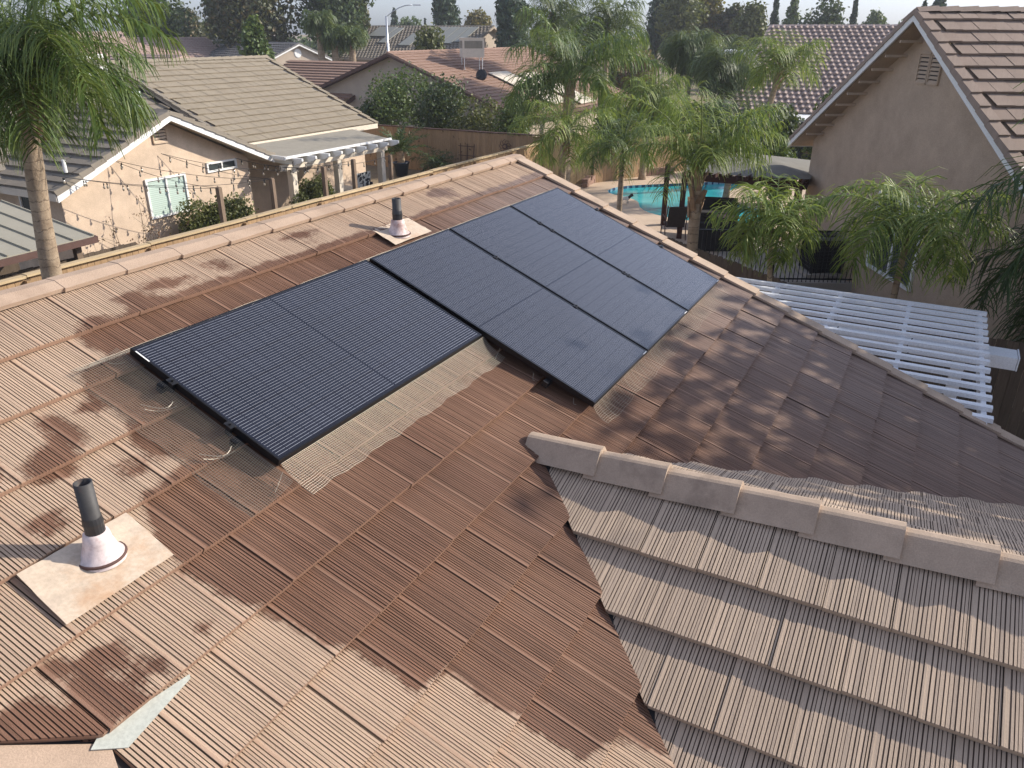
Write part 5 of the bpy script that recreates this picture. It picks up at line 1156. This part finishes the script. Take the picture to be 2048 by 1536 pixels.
# small black and white dog
def dog(loc, rz):
    t = thing('dog', 'small black and white dog on the sunlit pool deck', 'dog', loc, None, rz)
    V = [(-.14, 0, .20), (-.04, 0, .205), (.07, 0, .21), (.13, 0, .235), (.19, 0, .30), (.24, 0, .325), (.295, 0, .30), (-.20, 0, .245), (-.25, 0, .31),
         (.08, .045, .15), (.085, .05, .08), (.075, .05, .012), (.08, -.045, .15), (.10, -.05, .08), (.09, -.05, .012),
         (-.14, .05, .15), (-.115, .055, .11), (-.155, .055, .065), (-.145, .055, .012), (-.14, -.05, .15), (-.11, -.055, .11), (-.15, -.055, .065), (-.14, -.055, .012), (.225, .03, .375), (.225, -.03, .375)]
    E = [(0, 1), (1, 2), (2, 3), (3, 4), (4, 5), (5, 6), (0, 7), (7, 8), (2, 9), (9, 10), (10, 11), (2, 12), (12, 13), (13, 14), (0, 15), (15, 16), (16, 17), (17, 18), (0, 19), (19, 20), (20, 21), (21, 22), (5, 23), (5, 24)]
    R = [.065, .062, .075, .055, .048, .05, .024, .02, .012, .03, .018, .016, .03, .018, .016, .034, .022, .014, .016, .034, .022, .014, .016, .014, .014]
    me = bpy.data.meshes.new('body'); me.from_pydata(V, E, []); o = link('body', me, None, t, True)
    m = NT('dog_coat'); sep = m.n('ShaderNodeSeparateXYZ'); m.l(m.objco(), sep.inputs[0])
    f = m.math('GREATER_THAN', m.math('ABSOLUTE', m.math('ADD', sep.outputs[0], m.math('MULTIPLY', m.noise(9, 3, .6, m.objco()), .16))), .19)
    m.color(m.mix(f, (.62, .58, .52), (.02, .018, .017))); m.set(rough=.9); me.materials.append(m.m)
    sk = o.modifiers.new('skin', 'SKIN'); ss = o.modifiers.new('sub', 'SUBSURF'); ss.levels = ss.render_levels = 2
    for v, r_ in zip(me.skin_vertices[0].data, R): v.radius = (r_, r_)
    me.skin_vertices[0].data[0].use_root = True
dog(tuple(at(1250, 408, ZD)), math.radians(-62))

# pool pavilion: dark posts and beams, tan canvas
pv = thing('pool_pavilion', 'dark wood pavilion with a tan canvas top beside the pool', 'pavilion', (23.8, 5.2, ZD))
PC = [(24.4, 7.55), (22.9, 6.55), (25.9, 3.7), (22.4, 3.25)]
cA, cB, cC, cD_ = np.array([25.6, 7.2]), np.array([22.5, 6.3]), np.array([22.6, 3.1]), np.array([25.9, 3.4])
for p in PC: mb = MB(); mb.box((p[0], p[1], ZD+.97), .15, .15, 1.94, .2); mb.build('post', M['redwood'], pv)
ZB = 2.08
cor = [cA, cB, cC, cD_]
for i in range(4):
    a, b = cor[i], cor[(i+1) % 4]; mb = MB(); mb.bar((a[0], a[1], ZB), (b[0], b[1], ZB), .09, .20); mb.build('beam', M['redwood'], pv)
mb = MB()
for i in range(12): f = i/11; a = cB+(cC-cB)*f; d = np.array([-.4, .05]); mb.bar((a[0]+.3, a[1], ZB+.14), (a[0]+d[0], a[1]+d[1], ZB+.14), .045, .10)
mb.build('rafter_tails', M['redwood'], pv)
M['canvas'] = dull('tan_canvas', (.19, .178, .15), .12, 3, .9, 80, .1)
mb = MB(); pk = (cA+cB+cC+cD_)/4; ring = []
for i in range(4):
    a, b = cor[i], cor[(i+1) % 4]
    for j in range(6): f = j/6; q = a+(b-a)*f; q = pk+(q-pk)*1.06; ring.append((q[0], q[1], ZB+.20-.05*math.sin(math.pi*f)))
mid = [(pk[0]+(q[0]-pk[0])*.45, pk[1]+(q[1]-pk[1])*.45, ZB+.40+.015*math.sin(i*2)) for i, q in enumerate(ring)]
n_ = len(ring); mb.add(ring+mid+[(pk[0], pk[1], ZB+.54)], [(i, (i+1) % n_, n_+(i+1) % n_, n_+i) for i in range(n_)]+[(n_+i, n_+(i+1) % n_, 2*n_) for i in range(n_)])
mb.build('canvas', M['canvas'], pv, True)

M['wicker'] = dull('black_wicker', (.02, .018, .018), .4, 30, .6, 150, .6)
M['sling'] = dull('brown_sling', (.055, .04, .032), .2, 10, .7)
def chair(name, label, loc, rz, w=.62, group=None):
    t = thing(name, label, 'patio chair', loc, group, rz)
    mb = MB(); mb.hexa([(-w/2+.04, -.28, .40), (w/2-.04, -.28, .40), (w/2-.04, .26, .36), (-w/2+.04, .26, .36), (-w/2+.04, -.28, .425), (w/2-.04, -.28, .425), (w/2-.04, .26, .385), (-w/2+.04, .26, .385)]); mb.build('seat', M['sling'], t, local=True)
    mb = MB(); mb.hexa([(-w/2+.04, .25, .38), (w/2-.04, .25, .38), (w/2-.04, .28, .38), (-w/2+.04, .28, .38), (-w/2+.04, .50, 1.02), (w/2-.04, .50, 1.02), (w/2-.04, .53, 1.02), (-w/2+.04, .53, 1.02)]); mb.build('backrest', M['sling'], t, local=True)
    for s in (-1, 1):
        x = s*w/2; mb = MB(); mb.tube([(x, -.30, 0), (x, -.30, .60), (x, -.24, .64), (x, .22, .64), (x, .36, .64)], .018, 7); mb.build('arm', M['brown_trim'], t, local=True)
        mb = MB(); mb.tube([(x, .42, 0), (x, .26, .38), (x, .53, 1.06)], .018, 7); mb.build('rear_leg', M['brown_trim'], t, local=True)
    return t
chair('patio_chair', 'brown sling patio chair between the two dark pavilion posts', tuple(at(1345, 474, ZD)), math.radians(118))
def sofa(label, loc, rz, w):
    t = thing('wicker_sofa', label, 'sofa', loc, 'black wicker sofas by the pool', rz)
    mb = MB(); mb.box((0, 0, .20), w, .78, .36); mb.build('base', M['wicker'], t, local=True)
    mb = MB(); mb.hexa([(-w/2, .28, .39), (w/2, .28, .39), (w/2, .44, .39), (-w/2, .44, .39), (-w/2, .36, .86), (w/2, .36, .86), (w/2, .48, .84), (-w/2, .48, .84)]); mb.build('backrest', M['wicker'], t, local=True)
    for s in (-1, 1): mb = MB(); mb.box((s*(w/2-.07), -.04, .48), .14, .62, .20); mb.build('armrest', M['wicker'], t, local=True)
    k = max(1, round(w/.7))
    for i in range(k): mb = MB(); mb.box((-w/2+.16+(w-.32)*(i+.5)/k, -.06, .44), (w-.36)/k, .60, .11); mb.build('cushion', M['under'], t, local=True)
sofa('black wicker sofa at the water side of the seating group', tuple(at(1427, 452, ZD)), math.radians(-75), 1.35)
sofa('black wicker sofa seen from behind, nearest the iron fence', tuple(at(1440, 497, ZD)), math.radians(115), 1.5)
t = thing('round_table', 'low round wicker table at the right of the far black sofa', 'table', tuple(at(1452, 462, ZD))); mb = MB(); mb.lathe(t.location, [(.30, 0), (.26, .2), (.34, .42), (.34, .45), (0, .45)], 18); mb.build('table_base', M['wicker'], t, True); mb = MB(); mb.lathe(np.array(t.location)+np.array([0, 0, .452]), [(.36, 0), (.36, .02), (0, .022)], 18); mb.build('table_top', M['sling'], t)
chair('lounge_chair', 'dark lounge chair in the shade under the canvas canopy', (25.0, 4.2, ZD), math.radians(80))

# black iron fence and the condenser
IA, IB, ZI0, ZI1 = np.array([18.55, 4.95]), np.array([20.35, 1.30]), .22, 1.52
fn = thing('iron_fence', 'black iron bar fence round the pool yard in front of the air conditioner', 'fence', (IA[0], IA[1], 0))
mb = MB(); L = np.linalg.norm(IB-IA); k = int(L/.105)
for i in range(k+1): p = IA+(IB-IA)*i/k; mb.bar((p[0], p[1], ZI0), (p[0], p[1], ZI1-.03), .018, .018)
mb.build('bars', M['black_metal'], fn)
for z in (ZI0+.08, ZI1-.02): mb = MB(); mb.bar((*IA, z), (*IB, z), .03, .035); mb.build('rail', M['black_metal'], fn)
for f in (0, .5, 1): p = IA+(IB-IA)*f; mb = MB(); mb.box((p[0], p[1], .78), .055, .055, 1.56); mb.lathe((p[0], p[1], 1.56), [(.03, 0), (.035, .02), (.0, .05)], 8); mb.build('post', M['black_metal'], fn)
mb = MB(); mb.bar((*(IA), .11), (*(IB), .11), .16, .22); tag(mb.build('fence_curb', M['concrete']), kind='structure')
sheet('side_yard', [(18.2, 5.0), (20.6, 1.0), (24.5, 2.5), (23.5, 5.0)], .18, M['concrete'])
ac = thing('air_conditioner', 'dark grey air conditioner unit on a pad against the pink wall', 'air conditioner', (20.95, 2.22, .2)); c = np.array([20.95, 2.22, .2]); rz = -PHI+math.pi/2
mb = MB(); mb.box(c+np.array([0, 0, .04]), 1.0, 1.0, .08, rz); mb.build('pad', M['concrete'], ac)
mb = MB(); mb.box(c+np.array([0, 0, .50]), .70, .70, .82, rz); mb.build('coil', M['under'], ac)
mb = MB(); co, si = math.cos(rz), math.sin(rz); R2 = lambda x, y, z: c+np.array([x*co-y*si, x*si+y*co, z])
for k in range(4):
    for j in range(9):
        x = -.36+.72*j/8; q = [(x, -.37), (.37, x), (x, .37), (-.37, x)][k]; mb.bar(R2(q[0], q[1], .10), R2(q[0], q[1], .92), .012, .012)
for j in range(10):
    z = .12+.8*j/9
    for a, b in (((-.37, -.37), (.37, -.37)), ((.37, -.37), (.37, .37)), ((.37, .37), (-.37, .37)), ((-.37, .37), (-.37, -.37))): mb.bar(R2(*a, z), R2(*b, z), .010, .010)
mb.build('guard', M['black_metal'], ac)
for s in ((-1, -1), (1, -1), (1, 1), (-1, 1)): mb = MB(); mb.bar(R2(s[0]*.37, s[1]*.37, .08), R2(s[0]*.37, s[1]*.37, .94), .05, .05); mb.build('corner_post', M['black_metal'], ac)
M['ac_top'] = dull('ac_cover', (.16, .165, .165), .15, 6, .5)
mb = MB(); mb.box(c+np.array([0, 0, .96]), .80, .80, .06, rz); mb.build('cover', M['ac_top'], ac)
mb = MB(); mb.lathe(c+np.array([0, 0, .992]), [(.30, 0), (.30, .012), (.26, .02), (.0, .02)], 20); [mb.lathe(c+np.array([0, 0, 1.0]), [(r_, 0), (r_+.008, .022), (r_+.016, 0)], 20) for r_ in (.08, .15, .22, .29)]; mb.build('fan_grille', M['black_metal'], ac)
mb = MB(); q = R2(.30, -.46, 0); mb.tube([q, q+np.array([0, 0, .9]), q+np.array([.2, -.2, 1.0])], .022, 8); tag(mb.build('conduit', M['galv']), 'grey vertical conduit pipe at the corner of the air conditioner', 'conduit')

# white pergola between the roof edge and the dark fence
pg = thing('pergola', 'white slatted pergola beyond the right roof edge with a broad header beam', 'pergola', (9.6, .7, 0)); ZP = 2.55
for i in range(14):
    x = 7.92+i*.264; mb = MB(); mb.bar((x, 2.6, ZP), (x, -.93, ZP), .078, .045); mb.build('slat', M['white_gloss'], pg)
for y in (-.86, -.02, .86, 1.72, 2.5):
    mb = MB(); mb.bar((7.85, y, ZP-.10), (11.42, y, ZP-.10), .05, .15); mb.build('rafter', M['white_gloss'], pg)
mb = MB(); mb.bar((10.35, 2.7, ZP-.255), (10.35, -1.28, ZP-.255), .09, .155); mb.bar((10.58, 2.7, ZP-.255), (10.58, -1.28, ZP-.255), .09, .155); mb.bar((10.465, -1.285, ZP-.25), (10.465, -1.30, ZP-.25), .33, .17); mb.bar((10.465, 2.7, ZP-.19), (10.465, -1.28, ZP-.19), .30, .02); mb.build('header_beam', M['white_gloss'], pg)
mb = MB(); mb.box((10.465, -.70, 1.08), .14, .14, 2.16); mb.build('post', M['white_gloss'], pg)
mb = MB(); mb.box((10.465, 2.3, 1.08), .14, .14, 2.16); mb.build('post', M['white_gloss'], pg)
for i, (x, y) in enumerate(((10.2, 1.55), (10.05, .72), (9.95, -.12), (9.2, -.80))):
    t = thing('hanging_lantern', ('small black lantern under the first pergola rafter from the roof', 'small black lantern under the second pergola rafter from the roof', 'small black lantern under the third pergola rafter from the roof', 'small black lantern beside the white post at the right pergola end')[i], 'lantern', (x, y, ZP-.2), 'lanterns under the pergola')
    mb = MB(); mb.lathe((x, y, ZP-.34), [(.0, 0), (.035, .0), (.045, .09), (.02, .12), (.0, .13)], 10); mb.build('shade', M['black_metal'], t)
    mb = MB(); mb.tube([(x, y, ZP-.21), (x+.05, y+.03, ZP-.12), (x+.1, y-.02, ZP-.02)], .007, 5); mb.build('hook', M['black_metal'], t)
sheet('side_path', [(8.1, 3.2), (13.2, 2.0), (12.3, -5), (8.0, -5)], .015, M['concrete'])

# ------------------------------------------------------------------ left neighbour's yard
PTOP = [(437, 376, 'weathered wooden post in front of the clipped hedge at left'), (543, 358, 'weathered wooden post before the first patio column'), (647, 335, 'weathered wooden post right of the round hedge'), (706, 320, 'weathered wooden post against the last patio column'), (780, 311, 'weathered wooden post beside the sago palm pot')]
posts = []
for px, py, lab in PTOP:
    q = on_y(px, py, 16.05); posts.append(q); mb = MB(); mb.box((q[0], q[1], q[2]/2), .115, .115, q[2], .1); mb.box((q[0], q[1], q[2]+.012), .10, .10, .025, .1); tag(mb.build('wooden_post', M['post']), lab, 'post', 'string light posts')
HK = dict(e=on_y(104, 350, 17.55), a=on_y(222, 319, 17.93), b=on_y(322, 307, 17.93), c=on_y(470, 316, 17.93), d=np.array([17.5, 17.0, 2.42]))
STR = [('e', 0, .10, 9, 'string light run from the eave corner to the hedge post, upper sag'), ('e', 1, .22, 12, 'string light run from the eave corner to the post by the first column'), ('a', 0, .12, 6, 'string light run from the left wall hook down to the hedge post'), ('a', 1, .14, 9, 'string light run from the left wall hook to the post by the first column'),
       ('b', 1, .12, 7, 'string light run from the right wall hook to the post by the first column'), ('b', 2, .22, 11, 'string light run from the right wall hook to the post right of the round hedge'), ('c', 3, .25, 11, 'string light run from above the slider window to the last column post'), ('d', 4, .22, 9, 'string light run across the patio to the sago palm post'), ('c', 2, .12, 7, 'string light run from the slider window to the round hedge post')]
def bulb_mesh():
    mb = MB(); mb.lathe((0, 0, 0), [(.012, 0), (.014, -.012), (.014, -.05), (.010, -.055)], 8); mb.m = 1; mb.lathe((0, 0, -.055), [(.010, 0), (.024, -.03), (.026, -.05), (.016, -.075), (.0, -.08)], 8)
    return mb.mesh('bulb', [M['black_metal'], BULB], True)
BULB = glass_mat('bulb_glass', (.30, .26, .20), .1)
bm = bulb_mesh()
for h, pi_, sag, nb, lab in STR:
    a, b = HK[h], posts[pi_]+np.array([0, 0, .0]); t = thing('string_light', lab, 'string lights', a, 'string lights of the left house')
    pt = lambda s: a+(b-a)*s-np.array([0, 0, sag*4*s*(1-s)])
    mb = MB(); mb.tube([pt(k/14) for k in range(15)], .0065, 5); mb.build('cable', M['black_metal'], t)
    for k in range(nb):
        o = link('bulb', bm, None, t); q = pt((k+.5)/nb)-np.array([0, 0, .02]); o.matrix_basis = t.matrix_basis.inverted() @ Matrix.Translation(Vector(q))
# tan metal shed roof at the left edge
sr = thing('metal_roof_shed', 'shed with a tan standing seam metal roof behind the palm trunk at left', 'shed', (7.5, 16, 0)); M['metal_tan'] = dull('metal_roof_tan', (.33, .30, .225), .06, 2, .45, 60, .05, .5)
za, zb = 2.12, 2.42
mb = MB(); mb.hexa([(2, 14.25, za), (9.45, 14.55, za), (9.75, 18.0, zb), (2, 18.0, zb), (2, 14.25, za+.04), (9.45, 14.55, za+.04), (9.75, 18.0, zb+.04), (2, 18.0, zb+.04)]); mb.build('roof', M['metal_tan'], sr)
mb = MB()
for i in range(18):
    f = i/17; a = np.array([2+7.45*f, 14.25+.3*f, za+.055]); b = np.array([2+7.75*f, 18.0, zb+.055]); mb.bar(a, b, .025, .035)
mb.build('seams', M['metal_tan'], sr)
mb = MB(); mb.bar((2, 14.21, za-.03), (9.47, 14.51, za-.03), .05, .12); mb.bar((9.48, 14.51, za-.03), (9.78, 18.0, zb-.03), .05, .12); mb.build('edge_trim', M['brown_trim'], sr)
for x, y in ((9.2, 14.8), (6.2, 14.7), (3.2, 14.6)): mb = MB(); mb.box((x, y, 1.04), .12, .12, 2.08); mb.build('post', M['post'], sr)
mb = MB(); mb.hexa([(2, 16.6, 0), (9.0, 16.6, 0), (9.0, 16.7, 0), (2, 16.7, 0), (2, 16.6, 2.15), (9.0, 16.6, 2.15), (9.0, 16.7, 2.15), (2, 16.7, 2.15)]); mb.build('wall', M['fence_grey'], sr)
# downspout at the wing corner
mb = MB(); q = on_y(132, 345, 17.5); mb.tube([q+np.array([0, 0, .28]), q+np.array([0, 0, .0])], .04, 8); tag(mb.build('vent_stub', M['white']), 'short white pipe standing on the eave corner of the left house', 'pipe')
# patio things
g = thing('gas_grill', 'dark gas grill by the patio column beside a white tank', 'grill', (*on_y(655, 372, 17.6)[:2], 0)); gp = np.array([g.location.x, g.location.y, 0])
mb = MB(); mb.box(gp+np.array([0, 0, .45]), .55, .42, .62, .2); mb.build('cart', M['under'], g)
mb = MB(); mb.lathe(gp+np.array([0, 0, .78]), [(.30, 0), (.31, .10), (.26, .22), (.0, .28)], 14); mb.build('lid', M['black_metal'], g, True)
for s in (-1, 1): mb = MB(); mb.box(gp+np.array([s*.45, s*.09, .80]), .32, .38, .03, .2); mb.build('side_shelf', M['galv'], g)
for i, (px, lab) in enumerate(((662, 'white propane tank standing right beside the dark grill'), (641, 'white propane tank behind the weathered post left of the grill'))):
    p = on_y(px, 372, 17.2)*np.array([1, 1, 0]); t = thing('propane_tank', lab, 'gas tank', p, 'white gas tanks'); mb = MB(); mb.lathe(p, [(.10, 0), (.11, .04), (.155, .09), (.155, .33), (.10, .40), (.03, .42)], 16); mb.build('tank', M['white'], t, True); mb = MB(); mb.lathe(p, [(.10, .41), (.105, .52), (.095, .52), (.09, .42)], 14); mb.build('collar', M['white'], t, True)
t = thing('patio_table', 'long pale patio table between the last two patio columns', 'table', (21.5, 18.7, 0)); mb = MB(); mb.box((21.5, 18.7, .73), 1.7, .8, .05); mb.build('table_top', M['cream'], t)
for sx in (-1, 1):
    for sy in (-1, 1): mb = MB(); mb.box((21.5+sx*.75, 18.7+sy*.32, .352), .06, .06, .70); mb.build('leg', M['cream'], t)
q = on_y(728, 360, 17.0)*np.array([1, 1, 0]); t = thing('clothes_rack', 'rack hung with black and white towels beside the last patio column', 'rack', q)
mb = MB(); mb.tube([q+np.array([-.35, 0, 0]), q+np.array([-.35, 0, 1.55]), q+np.array([.35, 0, 1.55]), q+np.array([.35, 0, 0])], .015, 6); mb.build('frame', M['galv'], t)
def cloth(c, w, h, seed, m, name):
    rr = random.Random(seed); mb = MB(); n = 10; P = lambda i, j: c+np.array([-w/2+w*i/n, .05*math.sin(i*1.7+seed)+.03*math.sin(j*.9+i), -h*j/6*(1+.06*math.sin(i+seed))])
    for i in range(n):
        for j in range(6): mb.quad(P(i, j), P(i+1, j), P(i+1, j+1), P(i, j+1))
    return mb.build(name, m, t, True)
cl_ = NT('patterned_towel'); cl_.color(cl_.ramp(cl_.noise(9, 2, .5), [(.48, (.03, .03, .035)), (.52, (.5, .5, .47))])); cl_.set(rough=.95)
cloth(q+np.array([-.08, -.05, 1.56]), .55, .75, 1, cl_.m, 'patterned_towel'); cloth(q+np.array([.12, -.02, 1.2]), .6, 1.05, 2, plain('black_towel', (.02, .02, .025), .95), 'black_towel'); cloth(q+np.array([.42, -.08, .62]), .28, .5, 3, plain('blue_towel', (.12, .45, .55), .9), 'blue_towel')
q = on_y(768, 362, 17.4)*np.array([1, 1, 0]); t = thing('play_slide', 'rounded red and white plastic toy car by the wooden post', 'toy', q); M['red_plastic'] = plain('red_plastic', (.55, .04, .045), .35)
mb = MB(); mb.lathe(q+np.array([0, 0, .3]), [(.0, .38), (.22, .36), (.40, .22), (.46, .0), (.44, -.18), (.0, -.2)], 18); mb.build('shell', M['red_plastic'], t, True); mb = MB(); mb.lathe(q+np.array([0, -.02, .42]), [(.30, .27), (.43, .14), (.475, .02), (.47, -.01)], 18); mb.build('stripe', plain('pale_plastic', (.62, .45, .45), .4), t, True)
q = on_y(520, 410, 17.6)*np.array([1, 1, 0]); t = thing('water_bottle', 'blue water jug on the ground beside the house corner', 'jug', q); mb = MB(); mb.lathe(q, [(.0, 0), (.13, 0), (.135, .30), (.10, .38), (.035, .42), (.035, .46), (.0, .46)], 14); mb.build('jug', plain('blue_plastic', (.06, .13, .30), .2), t, True)
q = on_y(488, 412, 16.9)*np.array([1, 1, 0]); t = thing('garden_chair', 'white metal garden chair behind the clipped hedge near the wall', 'chair', q)
mb = MB()
for s in (-1, 1): mb.tube([q+np.array([s*.22, -.2, 0]), q+np.array([s*.22, -.2, .62]), q+np.array([s*.22, .2, .62]), q+np.array([s*.22, .22, 0])], .014, 6)
mb.tube([q+np.array([-.22, .2, .4]), q+np.array([-.2, .26, .8]), q+np.array([0, .28, .92]), q+np.array([.2, .26, .8]), q+np.array([.22, .2, .4])], .014, 6); mb.build('frame', M['white'], t)
mb = MB(); mb.box(q+np.array([0, 0, .42]), .44, .42, .025); mb.build('seat', M['white'], t)
# trellis and metal ornaments on the back fence
q = on_x(931, 325, 30.1); t = thing('trellis', 'rusty metal trellis leaning on the cedar back fence', 'trellis', (q[0], q[1], 0)); mb = MB()
for y in (-.36, 0, .36): mb.tube([(30.2, q[1]+y*.8, .05), (30.28, q[1]+y, 1.35)], .018, 6)
for z in (.45, .85, 1.25): mb.tube([(30.22, q[1]-.42, z), (30.22, q[1]+.42, z)], .015, 6)
mb.build('grid', M['brown_trim'], t)
q = on_x(1010, 293, 30.2); mb = MB()
for k in range(9):
    a = 2*math.pi*k/9; mb.tube([q+np.array([0, math.cos(a)*.10, math.sin(a)*.10]), q+np.array([0, math.cos(a+.3)*.24, math.sin(a+.3)*.24]), q+np.array([0, math.cos(a+.9)*.30, math.sin(a+.9)*.30])], .014, 5)
mb.lathe(q, [(.12, -.01), (.12, .02), (.07, .03)], 16, (-1, 0, 0)); tag(mb.build('wall_ornament', M['brown_trim']), 'round curled metal ornament on the back fence right of the trellis', 'ornament')
# street lamp far behind
q = far_at(774, 66); zt = z_at(38, 66); t = thing('street_lamp', 'tall grey street lamp with a curved arm before the two storey house', 'street lamp', q)
mb = MB(); mb.tube([q, q+np.array([0, 0, zt])], [.11, .07], 10); mb.build('pole', M['galv'], t, True)
d = np.array([.44, -.90, 0]); mb = MB(); mb.tube([q+np.array([0, 0, zt-.05])+d*s+np.array([0, 0, h_]) for s, h_ in ((0, 0), (.5, .35), (1.0, .62), (1.5, .78), (2.0, .82))], .035, 8); mb.build('arm', M['galv'], t, True)
mb = MB(); p = q+np.array([0, 0, zt+.76])+d*2.1; mb.bar(p, p+d*.6, .20, .09); mb.build('lamp_head', M['galv'], t)
q = far_at(1900, 0) if False else None
# unseen broad tree added just outside the right of the frame so its crown throws the dappled shade over the pergola and the right side of the roof
tree('shade_tree', 'unseen broad leafy tree right of the pergola, added to shade the roof corner', (12.5, -5.7, 0), 8.8, 7.0, M['lf_mid'], 401, 'round', n=14000, leaf=.26, tr=.16)

# thin valley haze: far roofs and trees pale slightly
hz = NT('haze'); hz.t.nodes.remove(hz.b); pv_ = hz.n('ShaderNodeVolumePrincipled'); pv_.inputs['Color'].default_value = (.86, .90, .98, 1); pv_.inputs['Density'].default_value = .0006; pv_.inputs['Anisotropy'].default_value = .2
hz.l(pv_.outputs[0], hz.out.inputs['Volume'])
mb = MB(); mb.hexa([(-320, -320, -1), (320, -320, -1), (320, 320, -1), (-320, 320, -1), (-320, -320, 20), (320, -320, 20), (320, 320, 20), (-320, 320, 20)]); tag(mb.build('haze', hz.m), kind='stuff')
